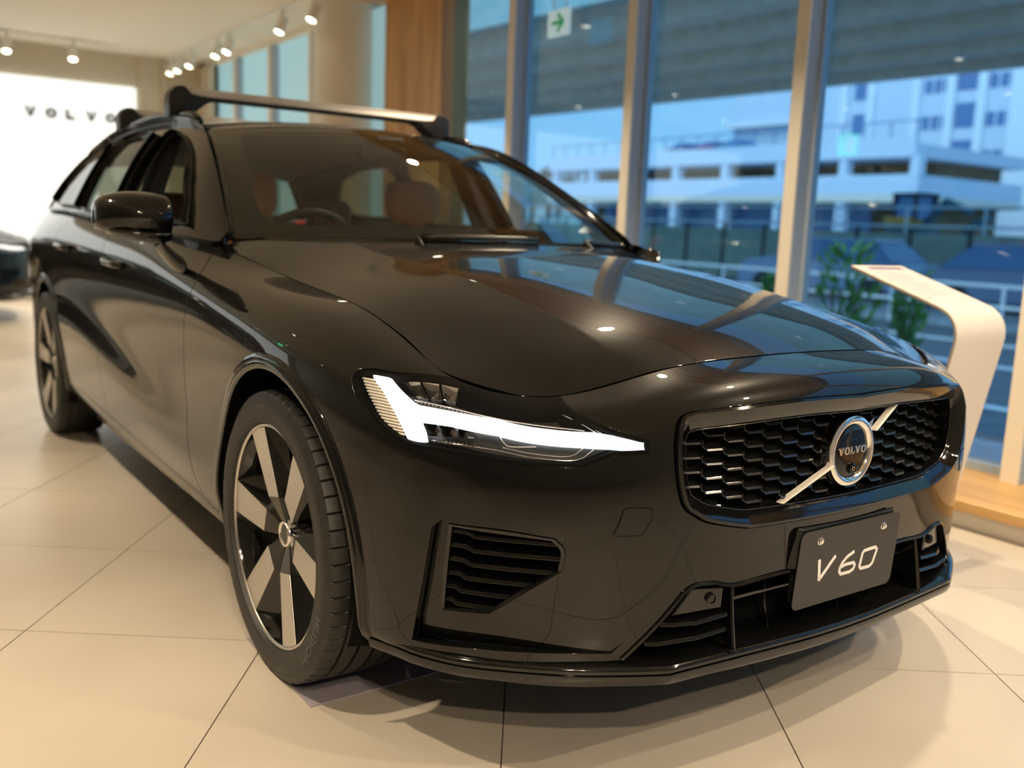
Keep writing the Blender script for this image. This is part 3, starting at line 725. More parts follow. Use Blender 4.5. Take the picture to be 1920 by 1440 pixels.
for y in (-.105, .105):
    q = MB(); q.lathe([(0, .006), (.0035, .006), (.0040, .0045), (.0062, .004), (.0066, .001), (.0085, .0005), (.0085, 0)], (0, y, .0585), 'x', 12); q.build('plate_bolt', M['chrome'], PL, smooth=True, angle=30)
# bracket behind the plate
q = MB(); q.box(.838, .866, -.150, .150, .318, .458, .004); q.add([(.83, -.205, .40), (.83, .205, .40), (.848, .175, .488), (.848, -.175, .488), (.866, -.165, .40), (.866, .165, .40), (.866, .150, .478), (.866, -.150, .478)], [(4, 5, 6, 7), (0, 1, 5, 4), (2, 3, 7, 6), (0, 4, 7, 3), (1, 2, 6, 5)]); q.build('plate_bracket', M['satin'], CAR, bevel=.003)
# --- lower grille: frame, side vanes, struts
lg = empty('lower_grille', parent=CAR)
LSG = 1
_t = ring_from(low_half, [(.01, 0)])[2][0][3]; LSG = 1 if _t[2] < B(*low_half[3])[2] else -1
V, F, _ = ring_from(low_half, [(0, -.004), (LSG*.002, .004), (LSG*.007, .005), (LSG*.010, -.004), (LSG*.010, -.09)])
q = MB(); q.add(V, F); q.build('lower_grille_frame', M['gloss'], lg, smooth=True, angle=40)
V, F, _ = ring_from(low_half, [(LSG*.004, -.088)]); c = len(V); q = MB(); q.add(list(V)+[(.76, 0, .32)], [(i, (i+1) % c, c) for i in range(c)]); q.build('lower_grille_back', M['void'], lg)
for s in (-1, 1):
    q = MB(); q.tube([(.848, s*.310, .262), (.838, s*.308, .32), (.828, s*.304, .382)], [.006, .0048, .0045], 8); q.add([(.846, s*.311-.002, .262), (.846, s*.311+.002, .262), (.77, s*.305+.002, .30), (.77, s*.305-.002, .30), (.825, s*.304-.002, .385), (.825, s*.304+.002, .385)], [(0, 1, 5, 4), (0, 4, 3), (1, 2, 5), (2, 3, 4, 5)])
    q.lathe([(.0, -.002), (.014, -.002), (.012, .003), (.006, .005)], (.842, s*.310, .259), 'z', 12); q.build('grille_strut', M['gloss'], lg, smooth=True, angle=40)
    for yy in (.170, .055):
        q = MB(); q.tube([(.815, s*yy, .262), (.800, s*yy, .31), (.795, s*yy, .39)], .0035, 6); q.build('grille_strut', M['gloss'], lg, smooth=True)
    # housing with the round sensor, then two vanes
    q = MB(); q.add([(.822, s*.405, .392), (.836, s*.335, .386), (.834, s*.335, .343), (.808, s*.440, .338), (.78, s*.405, .392), (.78, s*.335, .386), (.78, s*.335, .343), (.77, s*.440, .338)], [(0, 1, 2, 3), (4, 7, 6, 5), (0, 4, 5, 1), (1, 5, 6, 2), (2, 6, 7, 3), (3, 7, 4, 0)]); q.build('sensor_housing', M['gloss'], lg, bevel=.003)
    q = MB(); q.lathe([(.0105, -.01), (.0105, .005), (.0085, .006), (.008, .003), (0, .003)], (0, 0, 0), 'x', 24); o = q.build('parking_sensor', M['gloss'], lg, smooth=True, angle=40); o.location = (.8305, s*.362, .367); o.rotation_euler = (0, 0, s*.24)
    for k, z in enumerate((.330, .300)):
        y1 = .462+.036*k
        pts = [(.838, s*.322, z), (.832, s*.40, z-.004), (.812, s*(y1-.02), z-.006), (.800, s*y1, z-.006)]
        q = MB(); Vv = []
        for p in pts: Vv += [(p[0], p[1], p[2]+.004), (p[0]+.003, p[1], p[2]-.003), (p[0]-.06, p[1], p[2]-.003), (p[0]-.06, p[1], p[2]+.008)]
        q.add(Vv, [(i*4+j, i*4+(j+1) % 4, (i+1)*4+(j+1) % 4, (i+1)*4+j) for i in range(3) for j in range(4)]+[(0, 3, 2, 1), (12, 13, 14, 15)]); q.build('lower_vane', M['gloss'], lg, bevel=.0012)
for z in (.372, .335):
    q = MB(); q.add([(.802, -.30, z), (.808, 0, z), (.802, .30, z), (.802, -.30, z+.006), (.808, 0, z+.006), (.802, .30, z+.006), (.77, -.30, z+.006), (.77, 0, z+.006), (.77, .30, z+.006)], [(0, 1, 4, 3), (1, 2, 5, 4), (3, 4, 7, 6), (4, 5, 8, 7)]); q.build('lower_crossbar', M['gloss'], lg)
# --- splitter lip along the bottom of the bumper
SPL = [(.520, -.835, .246), (.62, -.765, .250), (.735, -.640, .253), (.800, -.535, .253), (.836, -.464, .253), (.852, -.30, .254), (.868, -.12, .255), (.872, 0, .255)]
P = dense(np.array(SPL), .03); P[:, 0] = np.clip(P[:, 0], 0, .872)
def loft_mirror(P, prof):
    n = len(P); T = np.gradient(P, axis=0); T[-1] = [0, 1, 0]; T /= np.linalg.norm(T, axis=1, keepdims=True)
    O = np.stack([-T[:, 1]*-1, -T[:, 0], 0*T[:, 0]], -1); O = np.stack([T[:, 1], -T[:, 0], 0*T[:, 0]], -1)
    rows_ = [P+O*a+np.array([0, 0, 1.])*b for a, b in prof]
    rows_ = [np.concatenate([r, r[::-1][1:]*[1, -1, 1]]) for r in rows_]
    m = len(rows_[0]); V = np.concatenate(rows_); F = [(a*m+i, a*m+i+1, (a+1)*m+i+1, (a+1)*m+i) for a in range(len(rows_)-1) for i in range(m-1)]
    return V, F
P2 = dense(np.array([(.395, -.856, .243), (.46, -.836, .245), (.53, -.815, .247), (.62, -.762, .250), SPL[2], SPL[3], SPL[4]]), .03); P3 = dense(np.array(SPL[4:]), .03); P = np.concatenate([P2, P3[1:]])
V, F = loft_mirror(P, [(-.05, .008), (-.006, .004), (.000, .000), (.002, -.004), (.001, -.009), (-.003, -.0095), (-.003, -.0135), (.001, -.014), (.002, -.020), (-.004, -.034), (-.03, -.046), (-.10, -.052)])
q = MB(); q.add(V, F); q.build('front_splitter', M['gloss'], CAR, smooth=True, angle=40)
# --- tow-eye cover, small bumper sensors
tow = cv(B, [(.783, -.553, .556), (.803, -.507, .556)], .006, False)
tow_loop = chain(cv(B, [(.783, -.553, .553), (.786, -.546, .557), (.800, -.512, .557), (.804, -.503, .552), (.803, -.503, .535), (.797, -.516, .509), (.794, -.522, .506), (.778, -.564, .506), (.776, -.567, .510), (.780, -.559, .530), (.783, -.553, .553)], .005))
panel('tow_eye_cover', B, tow_loop, M['paint'], sides='rl', lift=.0009, flange=.004, bev=.0007, res=.01)
X = B(tow_loop[:, 0], tow_loop[:, 1])+B.normal(tow_loop[:, 0], tow_loop[:, 1])*.0004
for sg in ([1, 1, 1], [1, -1, 1]):
    q = MB(); q.tube(np.concatenate([X, X[:1]])*sg, .0010, 5, cap=False); q.build('cover_seam', M['void'], CAR)
for p in [(.341, -.890, .530)]:
    for s in (1, -1):
        uv = B.inv([p])[0]; c0 = B(*uv); n0 = B.normal(*uv); c0[1] *= s; n0[1] *= s
        q = MB(); q.lathe([(.0105, -.002), (.0105, .0012), (.0095, .0016), (.009, .0008), (0, .0008)], (0, 0, 0), 'z', 24); o = q.build('parking_sensor', M['paint'], CAR, smooth=True, angle=40)
        o.location = c0; o.rotation_mode = 'QUATERNION'; o.rotation_quaternion = Vector(n0).to_track_quat('Z', 'Y')
# --- headlights
def hpt(pts, off):
    uv = B.inv(pts); return B(uv[:, 0], uv[:, 1])+B.normal(uv[:, 0], uv[:, 1])*off
# outlines on the lens surface
T_BAR = [(.366, -.847, .761), (.404, -.831, .760), (.479, -.829, .722), (.500, -.822, .715), (.625, -.727, .706), (.738, -.593, .691), (.760, -.563, .685), (.790, -.516, .677), (.793, -.517, .659), (.765, -.569, .665), (.735, -.616, .668), (.636, -.733, .682), (.561, -.795, .690), (.513, -.825, .689), (.513, -.827, .682), (.527, -.825, .652), (.496, -.840, .653), (.460, -.846, .696), (.414, -.849, .735)]
RIB = [(.341, -.861, .755), (.363, -.850, .758), (.411, -.850, .734), (.456, -.847, .696), (.487, -.842, .655), (.456, -.855, .658), (.422, -.863, .681), (.371, -.867, .729)]
UPR = [(.437, -.820, .757), (.524, -.741, .755), (.556, -.770, .734), (.487, -.820, .730)]
LWR = [(.515, -.824, .687), (.604, -.764, .684), (.611, -.763, .670), (.532, -.821, .664)]
t_loop = chain(*[cv(B, [T_BAR[i], T_BAR[(i+1) % len(T_BAR)]], .012, False) for i in range(len(T_BAR))])
rib_loop = chain(*[cv(B, [RIB[i], RIB[(i+1) % len(RIB)]], .012, False) for i in range(len(RIB))])
for sd in ('r', 'l'):
    sg = np.array([1, 1, 1]) if sd == 'r' else np.array([1, -1, 1])
    H = empty('headlight', parent=CAR)
    def put(name, S, loop, material, **kw):
        V, F, N = trim(S, loop, mirror='left' if sd == 'l' else None, **kw); return obj(name, V, F, material, H, N)
    put('lens', B, HL, M['lens'], gap=.004, res=.02, flange=0., lift=.0005)
    # black rim round the lens
    L = HL; X = B(L[:, 0], L[:, 1]); Nn = B.normal(L[:, 0], L[:, 1]); L2 = shrink(B, L, .0075); X2 = B(L2[:, 0], L2[:, 1])
    L1 = shrink(B, L, .0015); X1 = B(L1[:, 0], L1[:, 1]); n = len(L)
    rr_ = np.concatenate([X1-Nn*.014, X1+Nn*.0004, X2+Nn*.0006, X2-Nn*.012, X2-Nn*.055])
    q = MB(); q.add(rr_*sg, [(a*n+i, a*n+(i+1) % n, (a+1)*n+(i+1) % n, (a+1)*n+i) for a in range(4) for i in range(n)]); q.build('lamp_rim', M['void'], H, smooth=True, angle=40)
    put('lamp_housing', B, shrink(B, HL, .004), M['housing'], res=.025, flange=0., lift=-.050)
    put('light_bar', B, t_loop, M['led'], res=.012, flange=.016, lift=-.008, bev=.003)
    put('ribbed_insert', B, rib_loop, M['housing'], res=.012, flange=.01, lift=-.016)
    # ribs of the side lamp
    Xr = B(rib_loop[:, 0], rib_loop[:, 1])
    for k in range(17):
        z0 = .751-.0058*k; hits = []
        for i in range(len(Xr)):
            a, b = Xr[i], Xr[(i+1) % len(Xr)]
            if (a[2]-z0)*(b[2]-z0) < 0: t = (z0-a[2])/(b[2]-a[2]); hits.append(a+(b-a)*t)
        if len(hits) < 2: continue
        hits = sorted(hits, key=lambda h: h[0]); P = hpt([hits[0]+(hits[-1]-hits[0])*t for t in np.linspace(.04, .96, 5)], -.0135)
        q = MB(); q.tube(P*sg, .0023, 6); q.build('lamp_rib', M['ribbed'], H, smooth=True)
    # reflector bowls above and below the bar
    for quad, nb in ((UPR, 3), (LWR, 3)):
        Q = np.array(quad)
        for k in range(nb):
            t0, t1 = (k+.06)/nb, (k+.94)/nb
            c = [Q[0]*(1-t0)+Q[1]*t0, Q[0]*(1-t1)+Q[1]*t1, Q[3]*(1-t1)+Q[2]*t1, Q[3]*(1-t0)+Q[2]*t0]
            fr = hpt(c, -.012); bk = hpt(c, -.042); m = bk.mean(0); bk = m+(bk-m)*.45
            q = MB(); q.add(np.concatenate([fr, bk])*sg, [(0, 1, 5, 4), (1, 2, 6, 5), (2, 3, 7, 6), (3, 0, 4, 7), (4, 5, 6, 7)]); q.build('reflector_bowl', M['reflector'], H)
    # bright trim lines inside the lamp
    for P, r in (([(.483, -.824, .728), (.561, -.778, .722), (.620, -.725, .713), (.725, -.603, .699)], .0013), ([(.666, -.612, .725), (.742, -.586, .694)], .0016), ([(.674, -.612, .724), (.749, -.577, .692)], .0010),
                 ([(.649, -.730, .658), (.688, -.688, .650), (.727, -.637, .648), (.738, -.612, .665)], .0011), ([(.54, -.815, .656), (.60, -.778, .655), (.649, -.738, .652), (.690, -.690, .643), (.738, -.628, .642), (.752, -.600, .663)], .0012),
                 ([(.640, -.731, .679), (.654, -.723, .661), (.688, -.683, .663)], .0016)):
        q = MB(); q.tube(hpt(dense(np.array(P), .015), -.016)*sg, r, 6); q.build('trim_line', M['chrome'], H, smooth=True)
    # fluted strips under the reflectors
    for a, b, n_ in (((.486, -.822, .727), (.600, -.745, .718), 16), ((.535, -.822, .660), (.640, -.742, .658), 16)):
        a = np.array(a); b = np.array(b); V = []; F = []
        for k in range(n_):
            p = a+(b-a)*k/n_; p2 = a+(b-a)*(k+.55)/n_; w4 = hpt([p, p2, p2+[0, 0, -.007], p+[0, 0, -.007]], -.020); F.append(tuple(range(len(V), len(V)+4))); V += list(w4)
        q = MB(); q.add(np.array(V)*sg, F); q.build('fluted_strip', M['reflector'], H)
# ------------------------------------------------------------------ hood, cabin, roof
NH = HD.nu-1
NHv = HD.nv-1.
hood_loop = chain(colm(HD, 0, NHv, 0, 24), row(HD, 0, NH, 0., 60), colm(HD, NH, 0, NHv, 40), row(HD, NH, 0, NHv, 40))
def hood_trim():
    L = hood_loop.copy()
    # small clearance along the shut lines
    L[(L[:, 1] < 1e-6), 1] = .034
    L[(np.abs(L[:, 0]-NH) < 1e-6), 0] = NH-.050
    return L
panel('bonnet', HD, hood_trim(), M['paint'], sides='both', res=.022, flange=.014)
shell('inner_bay', HD, 0, NH, .0, NHv, .03, 20, 14, M['void'])
shell('inner_body', B, 9.0, 12.6, 7.0, 9, .03, 24, 8, M['void'])
shell('inner_nose', B, 16.4, NB, 8.2, 9, .03, 12, 4, M['void'])
shell('inner_sides', B, 3.4, 9.0, .3, 9, .05, 30, 10, M['void'])
# windscreen with its black border
NW = WS.nu-1
ws_out = chain(colm(WS, 0, 4, 0, 30), row(WS, 0, NW, 0., 30), colm(WS, NW, 0, 4, 8), row(WS, NW, 0, 4., 30))
ws_in = chain(dense(np.array([[.62, 3.50], [.52, 2.2], [.48, .9], [.62, .45], [1.0, .34]]), .02, WS), dense(np.array([[1.0, .34], [2.5, .30], [NW, .30]]), .04, WS), dense(np.array([[NW, .30], [NW, 3.45]]), .1, WS, False), dense(np.array([[NW, 3.45], [4.3, 3.52], [3.9, 3.72], [2.2, 3.74], [1.1, 3.72], [.75, 3.66], [.62, 3.50]]), .02, WS))
wscreen = empty('windscreen', parent=CAR)
panel('windscreen_glass', WS, ws_out, M['ws'], parent=wscreen, sides='both', res=.05, flange=.0)
# border as a ring just under the glass
k_in = ws_in
V, F, N = trim(WS, ws_out, [k_in], res=.03, flange=0., lift=-.002, mirror=None)
panel_border = obj('glass_border', np.concatenate([V, V*[1, -1, 1]]), list(F)+[tuple(i+len(V) for i in f[::-1]) for f in F], M['frit'], wscreen)
for s in (1, -1):
    X = WS(np.full(24, .0), np.linspace(0, 4, 24))*[1, s, 1]; q = MB(); q.tube(X+np.array([0, -s*.006, -.003]), .0105, 8); q.build('windscreen_trim', M['gloss'], CAR, smooth=True)
# roof skin and rails
NR, NRv = RF.nu-1, RF.nv-1
rf = chain(colm(RF, 0, NRv, 0, 40), row(RF, 0, NR, 0., 20), colm(RF, NR, 0, NRv, 20), row(RF, NR, 0, NRv, 20))
RF.flip = RF.normal(2., 2.)[2] < 0
WS.flip = WS.normal(2., 2.)[2] < 0
panel('roof', RF, rf, M['paint'], sides='both', res=.06, flange=.01)
for s in (1, -1):
    P = np.array([(-1.55, -.578, 1.372), (-1.60, -.582, 1.398), (-1.75, -.585, 1.416), (-2.2, -.585, 1.428), (-2.7, -.580, 1.412), (-3.1, -.572, 1.380), (-3.25, -.568, 1.352), (-3.30, -.566, 1.335)])*[1, s, 1]
    q = MB(); q.tube(dense(P, .05), .013, 8, ry=1.2); q.build('roof_rail', M['gloss'], CAR, smooth=True)
# cabin side with the window openings
NG = GH.nu-1
def gl(pts, step=.02, smooth=False): return chain(*[dense(np.array([pts[i], pts[(i+1) % len(pts)]]), step, GH, False) for i in range(len(pts))])
GH.flip = GH.normal(4., 2.)[1] > 0
_bcut = GH.inv([(-1.60, -.80, 1.05), (-1.68, -.69, 1.30)])
_ccut = GH.inv([(-2.30, -.80, 1.06), (-2.36, -.69, 1.29)])
# front window: from the mirror corner up along the pillar, back along the roof, down the B pillar
fwin = GH.inv([(-.93, -.80, 1.005), (-1.02, -.775, 1.085), (-1.18, -.72, 1.185), (-1.32, -.685, 1.262), (-1.46, -.658, 1.315), (-1.62, -.648, 1.338), (-1.655, -.66, 1.325), (-1.63, -.74, 1.20), (-1.595, -.82, 1.03), (-1.58, -.825, 1.018), (-1.30, -.825, 1.008)])
rwin = GH.inv([(-1.755, -.83, 1.025), (-1.80, -.74, 1.22), (-1.82, -.655, 1.338), (-2.10, -.65, 1.345), (-2.30, -.655, 1.338), (-2.36, -.70, 1.28), (-2.33, -.80, 1.10), (-2.31, -.82, 1.042), (-2.0, -.83, 1.032)])
qwin = GH.inv([(-2.44, -.82, 1.050), (-2.46, -.72, 1.26), (-2.47, -.665, 1.325), (-2.75, -.65, 1.312), (-3.05, -.66, 1.255), (-3.22, -.72, 1.16), (-3.27, -.77, 1.085), (-2.9, -.81, 1.062)])
WL = {k: chain(*[dense(np.array([w_[i], w_[(i+1) % len(w_)]]), .02, GH, False) for i in range(len(w_))]) for k, w_ in (('f', fwin), ('r', rwin), ('q', qwin))}
g_out = chain(row(GH, 0., 8.4, 0., 70), colm(GH, 8.4, 0, 4, 14), row(GH, 8.4, 0., 4., 70), colm(GH, 0., 4, 0, 10))
panel('cabin_side_frame', GH, g_out, M['paint'], holes=[WL['f'], WL['r'], WL['q']], res=.03, flange=.03, bev=.002)
for k, nm in (('r', 'rear_door_window'), ('q', 'quarter_window')): panel(nm, GH, WL[k], M['sideglass'], res=.06, flange=0., lift=-.008)
for k in ('f', 'r', 'q'):
    for s in (1, -1):
        L = WL[k]; X = (GH(L[:, 0], L[:, 1])-GH.normal(L[:, 0], L[:, 1])*.004)*[1, s, 1]
        q = MB(); q.tube(np.concatenate([X, X[:2]]), .0055, 6, cap=False); q.build('window_seal', M['satin'], CAR, smooth=True)
tw = chain(row(GH, 8.9, NG, .35, 24), colm(GH, NG, .35, 3.5, 10), row(GH, NG, 8.9, 3.5, 24), colm(GH, 8.9, 3.5, .35, 10))
g_tail = chain(row(GH, 8.4, NG, 0., 24), colm(GH, NG, 0, .35, 3), row(GH, NG, 8.9, .35, 24), colm(GH, 8.9, .35, 3.5, 10), row(GH, 8.9, NG, 3.5, 24), colm(GH, NG, 3.5, 4, 3), row(GH, NG, 8.4, 4., 24), colm(GH, 8.4, 4, 0, 14))
panel('tailgate_frame', GH, g_tail, M['paint'], sides='both', res=.05, flange=.0)
panel('rear_window', GH, tw, M['sideglass'], sides='both', res=.06, flange=0.)
# bright strip at the foot of the windows and the cowl between glass and bonnet
for s in (1, -1):
    X = B(np.linspace(u_c, u_door[0]-.35, 40), np.full(40, 9.))*[1, s, 1]+np.array([0, -s*.002, .004]); q = MB(); q.tube(X, .006, 6); q.build('belt_strip', M['gloss'], CAR, smooth=True)
U = np.linspace(0, NW, 24); P0 = WS(U, np.zeros(24)); P1 = P0+np.array([.08, 0, -.075]); V = np.concatenate([P0+[-.02, 0, -.004], P1]); V = np.concatenate([V, V*[1, -1, 1]])
F = [(i, i+1, 24+i+1, 24+i) for i in range(23)]; F += [tuple(k+48 for k in f[::-1]) for f in F]
q = MB(); q.add(V, F); q.build('cowl_panel', M['satin'], CAR, smooth=True)
for y0, y1, xa in ((.34, .66, 0), (-.30, .10, 0)):
    q = MB(); P = []
    for t in np.linspace(0, 1, 8):
        y = y0+(y1-y0)*t; k = 1-min(1, abs(y)/.745); kk = 1-(1-k)**2; P.append((-.715+.345*kk-.012, y, .985+.018*kk+.006))
    q.tube(P, [.007]*8, 6, ry=1.3); q.tube([P[0], (P[0][0]+.07, P[0][1]-.02, P[0][2]-.03)], .008, 6); q.build('wiper', M['satin'], CAR, smooth=True)
# mirrors
def blob(name, rows_, material, parent, sg, sub=2):
    """closed lofted body: rows of points round, subdivided"""
    n = len(rows_[0]); q = MB(); q.add(np.concatenate(rows_)*sg, [(a*n+i, a*n+(i+1) % n, (a+1)*n+(i+1) % n, (a+1)*n+i) for a in range(len(rows_)-1) for i in range(n)]+[tuple(range(n)), tuple((len(rows_)-1)*n+i for i in range(n))[::-1]])
    o = q.build(name, material, parent, smooth=True); md = o.modifiers.new('s', 'SUBSURF'); md.levels = sub; md.render_levels = sub; return o
def oct_ring(y, xc, zc, dx0, dx1, dz0, dz1):
    """ring in x-z at given y: dx0 rear, dx1 front"""
    k = .72
    return np.array([(xc+dx1, y, zc), (xc+dx1*k, y, zc+dz1*k), (xc, y, zc+dz1), (xc-dx0*.9, y, zc+dz1*.92), (xc-dx0, y, zc), (xc-dx0*.9, y, zc-dz0*.92), (xc, y, zc-dz0), (xc+dx1*k, y, zc-dz0*k)])
for s, nm in ((1, 'r'), (-1, 'l')):
    sg = np.array([1, s, 1]); mr = empty('door_mirror', parent=CAR)
    cap_rows = [oct_ring(-.902, -.785, 1.030, .055, .060, .055, .060), oct_ring(-.915, -.785, 1.032, .075, .085, .062, .068), oct_ring(-.96, -.785, 1.034, .080, .095, .062, .072), oct_ring(-1.03, -.79, 1.036, .078, .085, .058, .068), oct_ring(-1.08, -.80, 1.034, .070, .055, .048, .056), oct_ring(-1.100, -.81, 1.030, .045, .025, .030, .034)]
    base_rows = [oct_ring(-.895, -.785, .985, .05, .06, .028, .022), oct_ring(-.96, -.785, .984, .07, .082, .026, .022), oct_ring(-1.04, -.795, .990, .06, .07, .020, .02), oct_ring(-1.075, -.80, .998, .04, .04, .012, .015)]
    arm_rows = [oct_ring(-.880, -.715, .895, .07, .055, .030, .030), oct_ring(-.905, -.725, .912, .060, .048, .028, .026), oct_ring(-.93, -.755, .945, .055, .045, .026, .024), oct_ring(-.945, -.775, .972, .055, .05, .02, .02)]
    gl_v = [(-.866, y, z) for y, z in ((-1.085, .995), (-.915, .985), (-.912, 1.085), (-1.0, 1.088), (-1.07, 1.07))]
    gl_v = gl_v+[(-.862, y, z) for _, y, z in gl_v]
    if s < 0:                          # folded back against the window
        def fold(P):
            P = np.array(P, float); c = np.array([-.80, -.915]); d = P[:, :2]-c; a = math.radians(72); ca, sa = math.cos(a), math.sin(a)
            Q = P.copy(); Q[:, 0] = c[0]+(d[:, 0]*ca+d[:, 1]*sa)*.85-.24; Q[:, 1] = c[1]+(-d[:, 0]*sa+d[:, 1]*ca)*.9; Q[:, 2] -= .03; return Q
        cap_rows = [fold(r) for r in cap_rows]; base_rows = [fold(r) for r in base_rows]; gl_v = list(fold(gl_v))
    blob('mirror_cap', cap_rows, M['paint'], mr, sg); blob('mirror_base', base_rows, M['gloss'], mr, sg); blob('mirror_arm', arm_rows, M['gloss'], mr, sg)
    q = MB(); q.add(np.array(gl_v)*sg, [(0, 1, 2, 3, 4), (9, 8, 7, 6, 5)]+[(i, (i+1) % 5, 5+(i+1) % 5, 5+i) for i in range(5)]); q.build('mirror_glass', M['chrome'], mr)
# roof bars
for xb, nm in ((-1.835, 'front'), (-2.62, 'rear')):
    zt = 1.522 if nm == 'front' else 1.500; rb_ = empty('roof_bar', parent=CAR)
    q = MB(); P = [(-.036, -.012), (-.036, .008), (-.022, .017), (.020, .017), (.033, .006), (.038, -.012), (.030, -.017), (-.030, -.017)]; q.prism([(xb+a, zt-.016+b) for a, b in P], 'y', -.560, .560); q.build('aluminium_bar', M['silver'], rb_, smooth=True, angle=40)
    q = MB(); q.box(xb-.030, xb+.026, -.555, .555, zt-.040, zt-.033, .002); q.build('bar_rubber', M['satin'], rb_)
    for s in (1, -1):
        sg = np.array([1, s, 1])
        def fr_(y, zc, hx, z0, z1): return np.array([(xb+hx, y, z0), (xb+hx, y, zc), (xb+hx*.9, y, z1), (xb-hx*.9, y, z1), (xb-hx, y, zc), (xb-hx, y, z0)])
        q = MB(); rows_ = [fr_(-.618, 1.45, .040, 1.405, zt-.045), fr_(-.610, 1.45, .048, 1.400, zt-.020), fr_(-.590, 1.46, .052, 1.400, zt+.001), fr_(-.560, 1.46, .052, 1.402, zt+.004), fr_(-.530, 1.47, .048, 1.425, zt-.024), fr_(-.47, zt-.035, .036, zt-.052, zt-.026), fr_(-.42, zt-.030, .030, zt-.036, zt-.026)]
        n = 6; q.add(np.concatenate(rows_)*sg, [(a*n+i, a*n+(i+1) % n, (a+1)*n+(i+1) % n, (a+1)*n+i) for a in range(len(rows_)-1) for i in range(n)]+[tuple(range(n)), tuple((len(rows_)-1)*n+i for i in range(n))[::-1]]); q.build('bar_foot', M['satin'], rb_, bevel=.008, smooth=True, angle=45)
# door handles
for (xc, zc) in ((-1.43, .872), (-2.30, .893)):
    for s in (1, -1):
        uv = B.inv([(xc, -.91, zc)])[0]; p = B(*uv); q = MB(); P = [(xc-.10, p[1]+.004, zc+.002), (xc-.085, p[1]-.022, zc+.002), (xc, p[1]-.026, zc), (xc+.08, p[1]-.022, zc-.002), (xc+.095, p[1]+.004, zc-.003)]
        q.tube(dense(np.array(P), .02)*[1, s, 1], .012, 8, ry=1.0); q.build('door_handle', M['paint'], CAR, smooth=True)
# wheel-arch lips
lip_f = chain(arch_b[::-1][3:], cv(B, arch(.012, AR, 57, 196), .02)); lip_r = arch_r
LIPS = [(-.032, .0), (-.029, .0045), (-.019, .0058), (-.0165, .0030), (-.014, .0062), (-.004, .0070), (.003, .004), (.004, -.03)]
for cx, nm, lip in ((.012, 'f', lip_f), (-2.86, 'r', lip_r)):
    X = B(lip[:, 0], lip[:, 1]); N0 = B.normal(lip[:, 0], lip[:, 1]); ctr = np.array([cx, -.9, .352])
    for _ in range(3): X[1:-1] = (X[:-2]+2*X[1:-1]+X[2:])/4
    T = np.gradient(X, axis=0); T /= np.linalg.norm(T, axis=1, keepdims=True); I = np.cross(N0, T); I /= np.linalg.norm(I, axis=1, keepdims=True)
    if (I*(ctr-X)).sum() < 0: I = -I
    for s in (1, -1):
        n = len(X); rows_ = []
        for ins, lf in LIPS:
            Q = X+I*ins; uv = B.inv(Q); rows_.append((B(uv[:, 0], uv[:, 1]) if ins < 0 else Q)+N0*lf)
        q = MB(); q.add(np.concatenate(rows_)*[1, s, 1], [(a*n+i, a*n+i+1, (a+1)*n+i+1, (a+1)*n+i) for a in range(len(rows_)-1) for i in range(n-1)]); q.build('wheel_arch_lip', M['paint'], CAR, smooth=True, angle=50)
        # liner
        q = MB(); A = np.radians(np.linspace(-25, 205, 40)); V = []
        for r_, y in ((AR+.004, -.88), (AR+.012, -.84), (AR+.012, -.52), (.10, -.52)): V += [(cx+r_*math.cos(a), y*s, .352+r_*math.sin(a)) for a in A]
        q.add(V, [(a*40+i, a*40+i+1, (a+1)*40+i+1, (a+1)*40+i) for a in range(3) for i in range(39)]); q.build('wheel_liner', M['void'], CAR)
# underbody
q = MB(); q.box(-3.75, .74, -.50, .50, .20, .26, .02); q.build('underbody', M['void'], CAR)
q = MB(); q.box(-2.45, -.40, -.83, .83, .215, .30, .02); q.build('floor_pan', M['void'], CAR)
